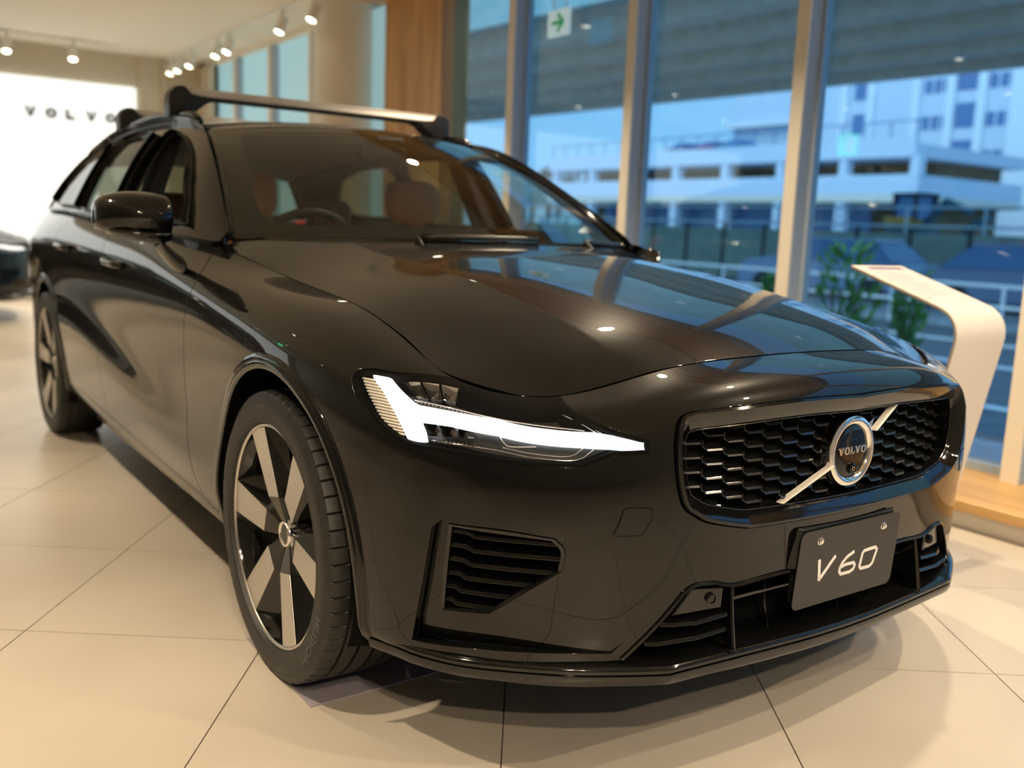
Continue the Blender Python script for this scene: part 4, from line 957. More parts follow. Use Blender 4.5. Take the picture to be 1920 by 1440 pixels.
# ------------------------------------------------------------------ wheels
def text_mesh(s, size=.03, sp=1.0, font=None):
    c = bpy.data.curves.new('t', 'FONT'); c.body = s; c.size = size; c.space_character = sp; c.align_x = 'CENTER'; c.align_y = 'CENTER'; c.resolution_u = 3
    o = bpy.data.objects.new('t', c); COL.objects.link(o); dg = bpy.context.evaluated_depsgraph_get(); me = bpy.data.meshes.new_from_object(o.evaluated_get(dg))
    V = [tuple(v.co) for v in me.vertices]; F = [tuple(p.vertices) for p in me.polygons]
    bpy.data.objects.remove(o); bpy.data.curves.remove(c); bpy.data.meshes.remove(me); return V, F
def build_wheel(loc, name='wheel'):
    """local: axle along y, outer face towards -y, centre at the origin"""
    Wl = empty(name, loc, parent=CAR)
    R0 = .335
    # tyre cross-section (radius, y): inner bead, sidewall, shoulder, tread
    half = [(.258, -.098), (.262, -.107), (.270, -.1075), (.2715, -.1092), (.274, -.1088), (.288, -.1105), (.303, -.1100), (.3095, -.1085), (.3105, -.1093), (.3125, -.1083), (.315, -.1068), (.3235, -.102), (.3290, -.099)]
    tread = [(.3315, -.092), (.3330, -.080), (.3335, -.068), (.3337, -.0635), (.3267, -.0630), (.3267, -.0560), (.3340, -.0555), (.3343, -.030), (.3345, -.0255), (.3270, -.0250), (.3270, -.0170), (.3347, -.0165), (.335, 0)]
    prof = half+tread+[(r, -y) for r, y in tread[:-1][::-1]]+[(r, -y) for r, y in half[::-1]]
    n = 720; V = []; F = []; m = len(prof)
    for j in range(n):
        a = 2*math.pi*j/n; cut = (j % 12 == 0)
        for (r, y) in prof:
            rr = r
            if cut and r > .3285 and abs(y) > .0640: rr = r-.0055
            if (j % 12 == 6) and r > .3330 and .0555 > abs(y) > .026: rr = r-.003
            x, z = rr*math.cos(a), rr*math.sin(a)
            V.append((x, y, max(z, -.3265)))
    for j in range(n):
        for i in range(m-1): F.append((j*m+i, j*m+i+1, ((j+1) % n)*m+i+1, ((j+1) % n)*m+i))
    q = MB(); q.add(V, F); ty = q.build('tyre', M['rubber'], Wl, smooth=True, angle=38)
    # raised lettering on the sidewall
    def arc(text, a0, rad, size, mtl, squeeze=1.):
        V, F = text_mesh(text, size, 1.05); q = MB(); P = []
        for (x, y, _) in V:
            r_ = rad+y; a = math.radians(a0)+x*squeeze/rad; P.append((r_*math.cos(a), -.1112-(.0000 if r_ > .29 else .0), r_*math.sin(a)))
        # follow the bulge of the sidewall
        rs = [h[0] for h in half]; ys = [h[1] for h in half]
        P = [(x, float(np.interp(math.hypot(x, z), rs, ys))-.0012, z) for (x, _, z) in P]
        q.add(P, F); q.build('tyre_lettering', mtl, Wl, flip=False)
    arc('MICHELIN', -32, .2975, .027, M['rubbertxt'], 1.25); arc('PRIMACY', -72, .2975, .016, M['rubbertxt']); arc('235/40 R19', 98, .2985, .012, M['rubbertxt']); arc('MICHELIN', 160, .2975, .027, M['rubbertxt'], 1.25)
    # rim barrel with its bright lip
    q = MB(); q.lathe([(.238, -.070), (.246, -.085), (.2495, -.094), (.2505, -.0985)], (0, 0, 0), 'y', 96); q.lathe([(.238, -.070), (.228, -.02), (.225, .06), (.235, .10)], (0, 0, 0), 'y', 64); q.build('rim_barrel', M['gloss'], Wl, smooth=True, angle=40)
    q = MB(); q.lathe([(.2495, -.0965), (.2510, -.0995), (.2545, -.1005), (.2575, -.0995), (.2585, -.096)], (0, 0, 0), 'y', 120); q.build('rim_lip', M['alu'], Wl, smooth=True)
    def pt(r, a, y): return (r*math.cos(math.radians(a)), y, r*math.sin(math.radians(a)))
    # six pinwheel spokes: machined blade, dark flank dropping to the next window
    for k in range(6):
        a = -6.5+60*k
        o1, o2 = a-10.5, a+8.5                    # blade edges at the rim
        i1, i2 = a-20, a+17                       # at the inner end
        bl = [pt(.2495, o1, -.0965), pt(.2505, a-1, -.0968), pt(.2495, o2, -.0965), pt(.098, i2, -.0830), pt(.088, i1, -.0830)]
        bk = [(x, y+.014, z) for x, y, z in bl]
        q = MB(); q.add(bl+bk, [(0, 1, 2, 3, 4), (9, 8, 7, 6, 5), (0, 5, 6, 1), (1, 6, 7, 2), (2, 7, 8, 3), (3, 8, 9, 4), (4, 9, 5, 0)]); q.build('spoke_face', M['alu'], Wl, bevel=.001)
        # gloss-black flanks either side
        fl = [pt(.249, o2, -.0958), pt(.246, o2+13, -.062), pt(.125, i2+14, -.052), pt(.075, i2+12, -.060), pt(.097, i2, -.0822)]
        q = MB(); q.add(fl, [(0, 1, 2, 4), (4, 2, 3)]); q.build('spoke_flank', M['gloss'], Wl)
        f2 = [pt(.249, o1, -.0958), pt(.246, o1-9, -.060), pt(.13, i1-3, -.050), pt(.087, i1, -.0822)]
        q = MB(); q.add(f2, [(0, 3, 2, 1)]); q.build('spoke_flank', M['gloss'], Wl)
        wd = [pt(.246, o2+13, -.062), pt(.246, o2+27, -.046), pt(.125, i2+20, -.040), pt(.125, i2+14, -.052)]
        q = MB(); q.add(wd, [(0, 1, 2, 3)]); q.build('aero_panel', M['gloss'], Wl)
    # centre
    V = []; F = []
    for k in range(6):
        a = -6.5+60*k; V += [pt(.0885, a-20, -.0825), pt(.098, a+17, -.0825), pt(.076, a+29, -.058), pt(.028, a-20, -.066), pt(.028, a+17, -.066), pt(.028, a+29, -.064), pt(.125, a+31, -.045)]
    for k in range(6):
        b, c = 7*k, 7*((k+1) % 6)
        F += [(b, b+1, b+4, b+3), (b+1, b+2, b+5, b+4), (b+2, c, c+3, b+5), (b+1, b+6, b+2), (b+2, b+6, c)]
    q = MB(); q.add(V, F); q.build('wheel_centre', M['gloss'], Wl, smooth=False)
    q = MB(); q.lathe([(.030, -.068), (.06, -.045), (.10, -.035), (.12, -.02)], (0, 0, 0), 'y', 24); q.build('wheel_hub', M['gloss'], Wl, smooth=True)
    q = MB(); q.lathe([(0, -.071), (.020, -.071), (.0225, -.0695)], (0, 0, 0), 'y', 32); q.build('hub_cap', M['gloss'], Wl, smooth=True, angle=30)
    q = MB(); q.lathe([(.0225, -.066), (.0235, -.072), (.0275, -.0735), (.030, -.071), (.031, -.066)], (0, 0, 0), 'y', 40); q.build('hub_ring', M['chrome'], Wl, smooth=True)
    for k in ():
        a = 90+72*k; c = pt(.056, a, -.055); q = MB(); q.lathe([(0, -.012), (.009, -.012), (.0105, -.009), (.0105, 0)], c, 'y', 12); q.build('wheel_nut', M['steel'], Wl, smooth=True, angle=30)
    # brake
    q = MB(); q.lathe([(.07, -.012), (.165, -.012), (.165, .012), (.07, .012)], (0, 0, 0), 'y', 48, closed=True); q.build('brake_disc', M['steel'], Wl, smooth=True, angle=30)
    A = np.radians(np.linspace(150, 205, 10)); V = []
    for r_, y in ((.125, -.045), (.172, -.045), (.178, 0), (.172, .045), (.125, .045)): V += [(r_*math.cos(a), y, r_*math.sin(a)) for a in A]
    q = MB(); q.add(V, [(a*10+i, a*10+i+1, ((a+1) % 5)*10+i+1, ((a+1) % 5)*10+i) for a in range(5) for i in range(9)]); q.build('brake_caliper', M['satin'], Wl)
    q = MB(); q.lathe([(.0, .03), (.22, .03), (.22, .05), (0, .05)], (0, 0, 0), 'y', 40); q.build('inner_dish', M['void'], Wl)
    return Wl
WH = .330
w_fr = build_wheel((0, -.805, WH))
for (x, y, rz) in ((-2.872, -.800, 0), (0, .805, math.pi), (-2.872, .800, math.pi)):
    c = copy_tree(w_fr, CAR); c.location = (x, y, WH); c.rotation_euler = (0, 0, rz)
# ------------------------------------------------------------------ cabin
def seat(x, y):
    S_ = empty('seat', (x, y, .40), parent=CAR)
    def ring(z, cx, hx, hy): return np.array([(cx+hx, -hy, z), (cx+hx*1.15, 0, z), (cx+hx, hy, z), (cx, hy*1.1, z), (cx-hx, hy*.9, z), (cx-hx, -hy*.9, z), (cx, -hy*1.1, z)])
    def blob2(name, rows_, m_):
        n = 7; q = MB(); q.add(np.concatenate(rows_), [(a*n+i, a*n+(i+1) % n, (a+1)*n+(i+1) % n, (a+1)*n+i) for a in range(len(rows_)-1) for i in range(n)]+[tuple(range(n)), tuple((len(rows_)-1)*n+i for i in range(n))[::-1]])
        o = q.build(name, m_, S_, smooth=True); md = o.modifiers.new('s', 'SUBSURF'); md.levels = 2; md.render_levels = 2
    blob2('backrest', [ring(.10, -.02, .07, .22), ring(.20, -.04, .08, .25), ring(.40, -.09, .075, .245), ring(.55, -.13, .065, .21), ring(.63, -.15, .05, .15)], M['leather'])
    blob2('headrest', [ring(.63, -.16, .025, .06), ring(.66, -.16, .045, .115), ring(.74, -.165, .05, .125), ring(.80, -.17, .045, .115), ring(.825, -.17, .03, .08)], M['leather'])
    blob2('cushion', [ring(-.05, .20, .25, .22), ring(.0, .22, .28, .25), ring(.08, .22, .28, .25), ring(.12, .22, .24, .21)], M['leather'])
    return S_
seat(-1.52, -.37); seat(-1.52, .37)
q = MB(); q.box(-2.62, -2.42, -.62, .62, .45, .98, .05); q.build('rear_seat_back', M['leather'], CAR, bevel=.02)
for y in (-.38, .38): q = MB(); q.box(-2.62, -2.53, y-.12, y+.12, .99, 1.14, .03); q.build('rear_headrest', M['leather'], CAR)
q = MB(); V = []
for x, z in ((-.52, .930), (-.66, .945), (-.82, .950), (-.95, .930), (-1.02, .88), (-1.03, .70)):
    V += [(x-max(0, (x+1.03)/.51)*.22*(abs(y)/.70)**2, y, z-.02*(abs(y)/.7)**2) for y in np.linspace(-.70, .70, 9)]
q.add(V, [(a*9+i, a*9+i+1, (a+1)*9+i+1, (a+1)*9+i) for a in range(5) for i in range(8)]); q.build('dashboard', M['dash'], CAR, smooth=True)
sw = empty('steering_wheel', (-1.10, -.37, .90), parent=CAR); sw.rotation_euler = (0, math.radians(-66), 0)
q = MB(); t = np.linspace(0, 2*math.pi, 37); q.tube([(.185*math.cos(a), .185*math.sin(a), 0) for a in t], .015, 8, cap=False); q.build('wheel_rim', M['trimcloth'], sw, smooth=True)
q = MB(); q.box(-.07, .06, -.08, .08, -.03, .02, .02); q.box(-.015, .025, -.18, .18, -.012, .008); q.build('wheel_boss', M['trimcloth'], sw, bevel=.005)
q = MB(); q.box(-1.27, -1.235, -.10, .10, 1.275, 1.325, .012); q.build('rear_view_mirror', M['trimcloth'], CAR, bevel=.006)
q = MB(); q.box(-1.28, -1.18, -.06, .06, 1.33, 1.350, .01); q.build('camera_pod', M['trimcloth'], CAR)
# headlining and door linings
X = RF(*[a.ravel() for a in np.meshgrid(np.linspace(0, NR, 8), np.linspace(.3, NRv, 14), indexing='ij')]); V = X-[0, 0, .035]; F = [(i*14+j, i*14+j+1, (i+1)*14+j+1, (i+1)*14+j) for i in range(7) for j in range(13)]
V = np.concatenate([V, V*[1, -1, 1]]); F += [tuple(k+len(X) for k in f[::-1]) for f in F]; obj('headlining', V, F, M['trimcloth'], CAR)
for s in (1, -1):
    q = MB(); q.box(-2.40, -.70, s*.76-.015, s*.76+.015, .32, .965, .01); q.build('door_lining', M['trimcloth'], CAR)
    q = MB(); V = np.array([(-1.62, -.785, 1.02), (-1.74, -.785, 1.02), (-1.80, -.655, 1.33), (-1.68, -.655, 1.33), (-1.62, -.72, 1.02), (-1.74, -.72, 1.02), (-1.80, -.60, 1.33), (-1.68, -.60, 1.33)])*[1, s, 1]
    q.add(V, [(0, 1, 2, 3), (4, 7, 6, 5), (0, 3, 7, 4), (1, 5, 6, 2), (0, 4, 5, 1), (3, 2, 6, 7)]); q.build('pillar_trim', M['trimcloth'], CAR, bevel=.01)
# ------------------------------------------------------------------ showroom
CEIL = 2.86
X0, X1, YS = -10.1, 4.6, -8.0
M['tile'] = noise_mat('beige_stone_tile', (.50, .445, .375), (.575, .515, .435), 2.2, .24, 8., r2=.34, lo=.25, hi=.8)
M['grout'] = mat('dark_grout', (.16, .14, .12), .8)
M['ceil'] = mat('warm_white_ceiling', (.80, .74, .62), .9)
M['wall'] = mat('beige_wall', (.66, .58, .45), .8)
M['whitewall'] = mat('white_wall', (.78, .74, .66), .7)
M['screen'] = mat('lit_white_wall', (.85, .87, .86), .5, emit=(.97, 1.0, .985), estr=.95)
M['screentxt'] = mat('grey_wall_lettering', (.05, .055, .055), .5)
M['mull'] = mat('mullion_cream', (.86, .81, .70), .45)
M['mullside'] = mat('mullion_sky_tint', (.38, .47, .58), .45)  # blue sky reflection on the side faces is put into the colour
M['trackwhite'] = mat('white_enamel', (.80, .77, .70), .4)
M['lampglow'] = mat('lamp_glow', (1, .95, .85), .3, emit=(1., .90, .72), estr=14.)
def wood(name, c1, c2, rot=0, sc=1., rough=.45):
    m = mat(name, c1, rough); t = m.node_tree; b = t.nodes['Principled BSDF']
    tc = t.nodes.new('ShaderNodeTexCoord'); mp = t.nodes.new('ShaderNodeMapping'); n = t.nodes.new('ShaderNodeTexNoise'); n2 = t.nodes.new('ShaderNodeTexNoise'); r = t.nodes.new('ShaderNodeValToRGB'); mx = t.nodes.new('ShaderNodeMath'); mx.operation = 'ADD'
    mp.inputs['Scale'].default_value = (1.2*sc, 22*sc, 22*sc) if rot == 0 else (22*sc, 22*sc, 1.0*sc)
    n.inputs['Scale'].default_value = 1.; n.inputs['Detail'].default_value = 6.; n.inputs['Distortion'].default_value = .6
    n2.inputs['Scale'].default_value = .35
    r.color_ramp.elements[0].position = .72; r.color_ramp.elements[0].color = (*c1, 1); r.color_ramp.elements[1].position = 1.25 if False else 1.0; r.color_ramp.elements[1].color = (*c2, 1)
    mul = t.nodes.new('ShaderNodeMath'); mul.operation = 'MULTIPLY'; mul.inputs[1].default_value = .85
    t.links.new(tc.outputs['Object'], mp.inputs[0]); t.links.new(mp.outputs[0], n.inputs['Vector']); t.links.new(mp.outputs[0], n2.inputs['Vector'])
    t.links.new(n.outputs['Fac'], mx.inputs[0]); t.links.new(n2.outputs['Fac'], mx.inputs[1]); t.links.new(mx.outputs[0], mul.inputs[0]); t.links.new(mul.outputs[0], r.inputs[0]); t.links.new(r.outputs[0], b.inputs['Base Color'])
    return m
M['wood'] = wood('oak_boards_upright', (.46, .245, .080), (.64, .38, .15), 1)
M['woodx'] = wood('oak_boards_level', (.50, .275, .085), (.66, .40, .150), 0)
def struct(name, q, m_, **k): o = q.build(name, m_, **k); o['kind'] = 'structure'; return o
# --- floor: slab and single tiles
FX0, FX1 = X0, X1
floor = struct('floor', MB().box(X0, X1, YS, 1.72, -.12, -.004), M['grout'])
TS = .604; ta = np.array([-.809, .588]); tbv = np.array([.588, .809]); ta /= np.linalg.norm(ta); tbv /= np.linalg.norm(tbv)
OFA, OFB = -.372, -.188         # joint lines: a.p = OFA + k TS ; b.p = OFB + k TS
h = TS/2-.0017
q = MB(); q.box(-h, h, -h, h, -.010, 0.)
tile0 = q.build('tile', M['tile'], floor, bevel=0.); tile0.rotation_euler = (0, 0, math.atan2(ta[1], ta[0]))
md = None
def frame_px(p):
    d = np.array([p[0], p[1], 0.])-CAM_POS; z = d@_fw
    if z < .2: return None
    return 960+CAM_F*(d@_R)/z, 720-CAM_F*(d@_U)/z, z
cells = []
for i in range(-30, 31):
    for j in range(-30, 31):
        c = ta*(OFA+(i+.5)*TS)+tbv*(OFB+(j+.5)*TS)
        if not (X0-.3 < c[0] < X1+.3 and YS-.3 < c[1] < 2.0): continue
        s_ = frame_px(c); vis = s_ is not None and -350 < s_[0] < 2270 and -200 < s_[1] < 1900
        near = s_[2] if s_ else 99.
        cells.append((0 if vis else 1, near, c))
cells.sort(key=lambda t: (t[0], t[1])); rest = MB(); first = True; ang = math.atan2(ta[1], ta[0])
rng = random.Random(4)
for k, (nv, near, c) in enumerate(cells):
    if k < 290 and not nv:
        o = tile0 if first else tile0.copy()
        if not first: COL.objects.link(o)
        first = False; o.location = (c[0], c[1], 0); o.rotation_euler = (0, 0, ang+rng.choice((0, math.pi/2, math.pi, -math.pi/2)))
    else:
        ca, sa = math.cos(ang), math.sin(ang)
        P = [(x*ca-y*sa+c[0], x*sa+y*ca+c[1]) for x, y in ((-h, -h), (h, -h), (h, h), (-h, h))]
        rest.add([(x, y, 0) for x, y in P], [(0, 1, 2, 3)])
o = rest.build('tile_field', M['tile'], floor, flip=False); o['kind'] = 'stuff'
# --- shell
struct('ceiling', MB().box(X0-.2, X1+.2, YS-.2, 2.3, CEIL, CEIL+.12), M['ceil'])
struct('wall_back', MB().box(X0-.25, X0-.06, YS-.2, 3.0, 0, CEIL), M['wall'])
struct('wall_right', MB().box(X0-.2, X1+.2, YS-.2, YS, 0, CEIL), M['whitewall'])
struct('wall_front', MB().box(X1, X1+.2, YS-.2, 3.0, 0, CEIL), M['whitewall'])
SCR = empty('light_wall', (X0-.03, -3.0, 0)); tag(SCR, 'large glowing white display wall with pale spaced lettering behind the black car', 'light wall')
q = MB(); q.box(-.02, .03, -4.35, 4.30, .25, 2.49, .006); q.build('lit_panel', M['screen'], SCR)
def sans(ch, w, h_, st):
    if ch == 'V': return [[(0, h_), (st*1.1, h_), (w/2+st*.35, 0), (w/2-st*.35, 0)], [(w-st*1.1, h_), (w, h_), (w/2+st*.35, 0), (w/2-st*.35, 0)]]
    if ch == 'L': return [[(0, 0), (st, 0), (st, h_), (0, h_)], [(0, 0), (w*.8, 0), (w*.8, st), (0, st)]]
    n = 20; P = lambda a, k: (w/2+(w/2-k)*math.cos(a), h_/2+(h_/2-k)*math.sin(a))
    return [[P(2*math.pi*i/n, 0), P(2*math.pi*(i+1)/n, 0), P(2*math.pi*(i+1)/n, st), P(2*math.pi*i/n, st)] for i in range(n)]
q = MB()
for k, ch in enumerate('VOLVO'):
    for P in sans(ch, .125, .115, .040): q.prism([(3.0+.10+k*.212+a, 2.055+b) for a, b in P], 'x', .029, .034)
q.build('wall_lettering', M['screentxt'], SCR)
struct('trim_1', MB().box(X0-.06, X0-.02, 1.34, 1.60, 0, CEIL).box(X0-.06, X0+.03, 1.60, 1.66, 0, CEIL), M['wall'])
# --- window side: sill bench, mullions, header, panes
YM0, YM1, YG = 2.09, 2.235, 2.20
sill = struct('trim_2', MB().box(X0, X1, 1.665, 2.42, .072, .112, .003), M['woodx'])
struct('trim_3', MB().box(X0, X1, 1.70, 2.40, 0, .072), M['whitewall'])
struct('trim_4', MB().box(-5.38, X1, 1.28, 2.36, 2.80, CEIL, .003), M['woodx'])
struct('trim_5', MB().box(X0, -5.60, 2.09, 2.34, 2.80, CEIL), M['ceil'])
mx = [-3.4775+1.2055*i for i in range(0, 7)]
for k, x in enumerate(mx):
    w_ = empty('window_%d' % (k+1), (x, YM0, 0)); w_['kind'] = 'structure'
    q = MB(); q.box(-.036, .036, 0, .012, .112, 2.80, .001); q.build('mullion_face', M['mull'], w_)
    q = MB(); q.box(-.035, .035, .012, YM1-YM0, .112, 2.80); q.box(-.05, .05, YM1-YM0-.05, YM1-YM0, .112, 2.80); q.build('mullion_body', M['mullside'], w_)
    q = MB(); q.box(-1.168, -.036, YG-YM0-.004, YG-YM0+.004, .112, 2.80); q.build('pane', M['pane'], w_)
    q = MB(); q.box(-1.17, -.035, YG-YM0-.02, YG-YM0+.02, .112, .150); q.box(-1.17, -.035, YG-YM0-.02, YG-YM0+.02, 2.76, 2.80); q.build('pane_rail', M['mullside'], w_)
# timber-clad pillar, slim window, round column, far windows
pil = empty('timber_pillar', (-4.84, 2.09, .112)); tag(pil, 'square pillar clad in upright oak boards beside the tall windows', 'pillar')
for k in range(7):
    q = MB(); q.box(-.455+k*.130, -.455+k*.130+.128, 0, .02, 0, CEIL-.112); q.build('board', M['wood'], pil)
q = MB(); q.box(-.452, .452, .02, .24, 0, CEIL-.112); q.build('pillar_core', M['wood'], pil)
colu = empty('round_column', (-5.86, 2.02, 0)); tag(colu, 'round cream plastered column left of the timber pillar', 'column')
q = MB(); q.lathe([(.29, .112), (.29, CEIL)], (0, 0, 0), 'z', 48); q.build('shaft', M['whitewall'], colu, smooth=True)
q = MB(); q.lathe([(.29, .0), (.305, .0), (.305, .10), (.29, .112)], (0, 0, 0), 'z', 48); q.build('column_base', M['whitewall'], colu, smooth=True, angle=30)
M['frost'] = mat('frosted_daylight_pane', (.30, .50, .56), .5, emit=(.42, .72, .82), estr=.42)  # bluish daylight behind the frosted panes painted in as a glow
w_ = empty('window_8', (-5.40, 2.10, 0)); w_['kind'] = 'structure'
q = MB(); q.box(-.20, .10, .02, .03, .112, 2.80); q.build('pane', M['frost'], w_)
for k, (xa, xb) in enumerate([(-6.72, -6.23), (-7.78, -6.88), (-8.86, -8.05), (-9.70, -9.14)]):
    w_ = empty('window_%d' % (9+k), (xa, 2.10, 0)); w_['kind'] = 'structure'
    q = MB(); q.box(0, xb-xa, .05, .06, .112, 2.80); q.build('pane', M['frost'], w_)
    q = MB(); q.box(-.16, -.09, -.01, .005, .112, 2.80); q.build('mullion_face', M['mull'], w_)
    q = MB(); q.box(-.16, 0, .005, .12, .112, 2.80); q.build('mullion_body', M['mullside'], w_)
struct('wall_left', MB().box(X0-.2, -9.70, 2.05, 2.3, 0, 2.80), M['wall'])
# --- hanging direction sign
sg_ = empty('hanging_sign', (-2.875, 2.03, 2.29)); tag(sg_, 'white hanging sign with a green arrow in front of the windows', 'sign')
M['signwhite'] = mat('sign_white', (.55, .78, .85), .4, emit=(.6, .85, .95), estr=.35); M['signgreen'] = mat('sign_green', (.02, .28, .09), .4, emit=(.02, .5, .15), estr=.25)
q = MB(); q.box(-.105, .105, -.012, .012, -.078, .078, .004); q.build('sign_panel', M['signwhite'], sg_)
q = MB()
for P in strokes([[(-.055, 0), (.05, 0)], [(.0, .05), (.055, 0)], [(.055, 0), (.0, -.05)]], .024): q.prism([tuple(p) for p in P], 'y', -.0145, -.012)
q.build('arrow', M['signgreen'], sg_)
for x in (-.06, .06): q = MB(); q.tube([(x, 0, .078), (x, 0, CEIL-2.29)], .004, 6); q.build('hanger', M['trackwhite'], sg_)
ex_ = empty('exit_sign', (-5.32, -3.9, 2.17)); tag(ex_, 'glowing green exit sign hanging over the open floor, mirrored in the window pane', 'sign')
M['exitgreen'] = mat('exit_sign_green', (.02, .5, .25), .4, emit=(.03, .95, .25), estr=3.2); M['exitwhite'] = mat('exit_sign_white', (.8, .9, .85), .4, emit=(.8, 1., .9), estr=1.5)
q = MB(); q.box(-.13, .13, -.02, .02, -.13, .13, .005); q.build('sign_box', M['exitgreen'], ex_)
q = MB(); q.box(.01, .09, .0205, .0215, -.09, .09); q.build('door_symbol', M['exitwhite'], ex_)
q = MB(); q.tube([(0, 0, .13), (0, 0, CEIL-2.17)], .008, 6); q.build('hanger', M['trackwhite'], ex_)
# --- track lights
def track(name, p0, p1, label):
    t = empty(name, p0); tag(t, label, 'light track'); d = np.array(p1)-np.array(p0); L = np.linalg.norm(d); q = MB()
    if abs(d[0]) > abs(d[1]): q.box(0, d[0], -.018, .018, -.02, 0)
    else: q.box(-.018, .018, 0, d[1], -.02, 0)
    q.build('rail', M['trackwhite'], t); return t
def spot(p, aim, label, group, power, size=75, blend=.7, glow=True):
    h_ = empty('track_spotlight', p); tag(h_, label, 'spotlight', group)
    d = Vector(aim)-Vector(p); d.normalize(); rot = d.to_track_quat('-Z', 'Y')
    q = MB(); q.box(-.06, .06, -.017, .017, -.045, -.018, .003); q.tube([(0, 0, -.045), (0, 0, -.085)], .011, 8); q.build('adapter', M['trackwhite'], h_)
    q = MB(); q.lathe([(0, .075), (.036, .075), (.042, .068), (.042, -.07), (.038, -.072), (.036, -.06)], (0, 0, 0), 'z', 24); o = q.build('lamp_body', M['trackwhite'], h_, smooth=True, angle=40); o.location = (0, 0, -.13); o.rotation_mode = 'QUATERNION'; o.rotation_quaternion = rot
    q = MB(); q.lathe([(0, -.064), (.036, -.064)], (0, 0, 0), 'z', 24); o2 = q.build('lamp_glow_disc', M['lampglow'], h_, flip=False); o2.location = (0, 0, -.13); o2.rotation_mode = 'QUATERNION'; o2.rotation_quaternion = rot
    L = bpy.data.lights.new('spot_light', 'SPOT'); L.energy = power*LAMP; L.spot_size = math.radians(size); L.spot_blend = blend; L.shadow_soft_size = .035; L.color = (1., .81, .57)
    lo = bpy.data.objects.new('spot_light', L); COL.objects.link(lo); lo.parent = h_; lo.location = Vector((0, 0, -.13))+d*.085; lo.rotation_mode = 'QUATERNION'; lo.rotation_quaternion = rot
    return h_
ZT = CEIL
ORD = ('first', 'second', 'third', 'fourth', 'fifth', 'sixth', 'seventh', 'eighth')
track('light_track', (-9.95, 1.62, ZT), (-5.45, 1.62, ZT), 'long white ceiling light track running along the far windows')
track('light_track', (-5.2, 1.10, ZT), (3.4, 1.10, ZT), 'white ceiling light track above the window side of the car')
track('light_track', (-9.2, -2.05, ZT), (4.0, -2.05, ZT), 'white ceiling light track above the right-hand side of the car')
track('light_track', (-9.2, -4.2, ZT), (4.0, -4.2, ZT), 'white ceiling light track over the open floor beside the car')
track('light_track', (-9.55, -2.9, ZT), (-9.55, 1.0, ZT), 'short white light track in front of the glowing wall')
for k, (x, lab) in enumerate(((-5.65, 'spotlight nearest the round column on the window-side track'), (-6.35, 'bright round spotlight on the track above the far windows'), (-7.75, 'tilted spotlight in the middle of the window-side track'), (-8.1, 'slim pale spotlight next to the middle of the window-side track'), (-9.0, 'spotlight with glowing rim near the far end of the window-side track'), (-9.45, 'second to last spotlight of the window-side track'), (-9.75, 'last spotlight of the window-side track by the far wall'))):
    spot((x, 1.62, ZT-.02), (x+.1, .4, 0), lab, 'spotlights on the window-side track', 60)
for k, x in enumerate((-4.2, -2.6, -1.0, .35, 1.6, 2.4)):
    spot((x, 1.10, ZT-.02), (x+.1, 1.0, 0), ORD[k]+' spotlight from the rear on the track above the window side of the car', 'spotlights above the car', 75, 112)
for k, x in enumerate((-8.2, -6.4, -4.6, -2.9, -1.2, .5, 1.9)):
    spot((x, -2.05, ZT-.02), (x+.15, -1.9, 0), ORD[k]+' spotlight from the rear on the track over the right-hand side of the car', 'spotlights beside the car', 105)
for k, x in enumerate((-7.6, -5.6, -3.6, -1.6, .4)):
    spot((x, -4.2, ZT-.02), (x+.1, -4.0, 0), ORD[k]+' spotlight from the rear on the track over the open floor', 'spotlights over the open floor', 85)
for y, lab in ((.52, 'tilted white spotlight in front of the glowing wall'), (-.12, 'white spotlight at the left edge in front of the glowing wall')):
    spot((-9.55, y, ZT-.02), (-8.4, y-.3, 0), lab, 'spotlights in front of the glowing wall', 45)
for k, (x, y, ax, ay) in enumerate(((3.1, -2.05, .7, -1.0), (3.9, -2.05, 1.3, -.3), (3.2, 1.10, .8, .4))):
    spot((x, y, ZT-.02), (ax, ay, .35), ('spotlight turned back towards the right corner of the car nose', 'spotlight at the front end of the track turned back to the grille', 'spotlight turned back towards the left corner of the car nose')[k], 'spotlights turned to the car nose', 85, 60)
# --- tyre mats
M['mat'] = mat('violet_grey_mat', (.36, .32, .37), .35)
for (x, y, lab) in ((0, -.70, 'violet grey square mat under the right front tyre'), (0, .70, 'violet grey square mat under the left front tyre'), (-2.872, -.70, 'violet grey square mat under the right rear tyre'), (-2.872, .70, 'violet grey square mat under the left rear tyre')):
    if x < -1: continue
    mt_ = tag(MB().box(x-.20, x+.20, y-.195, y+.195, .0005, .0040).build('tyre_mat', M['mat']), lab, 'mat', 'mats under the tyres')
# --- information stand: a folded white sheet
st_ = empty('information_stand', (.28, 1.245, 0)); tag(st_, 'white folded-sheet information stand with a printed sloping top beside the car nose', 'stand')
M['stand'] = mat('white_powder_coat', (.66, .60, .53), .4)
pathp = [(-.26, .952), (.085, .838)]
c0 = []; 
prof = [(-.260, .952), (.060, .846)]
for t in np.linspace(0, 1, 9):        # rounded bend
    a = np.array([.060, .846]); b = np.array([.142, .820]); c = np.array([.126, .735]); p = (1-t)**2*a+2*t*(1-t)*b+t*t*c; prof.append(tuple(p))
prof += [(.0, .06), (-.01, .01)]
P = np.array(prof); T = np.gradient(P, axis=0); T /= np.linalg.norm(T, axis=1, keepdims=True); Nn = np.stack([-T[:, 1], T[:, 0]], -1); th = .012
V = []
for y in (-.142, .142):
    V += [(p[0], y, p[1]) for p in P]+[(p[0]-n_[0]*-th, y, p[1]-n_[1]*-th) for p, n_ in zip(P, Nn)]
n = len(P); F = []
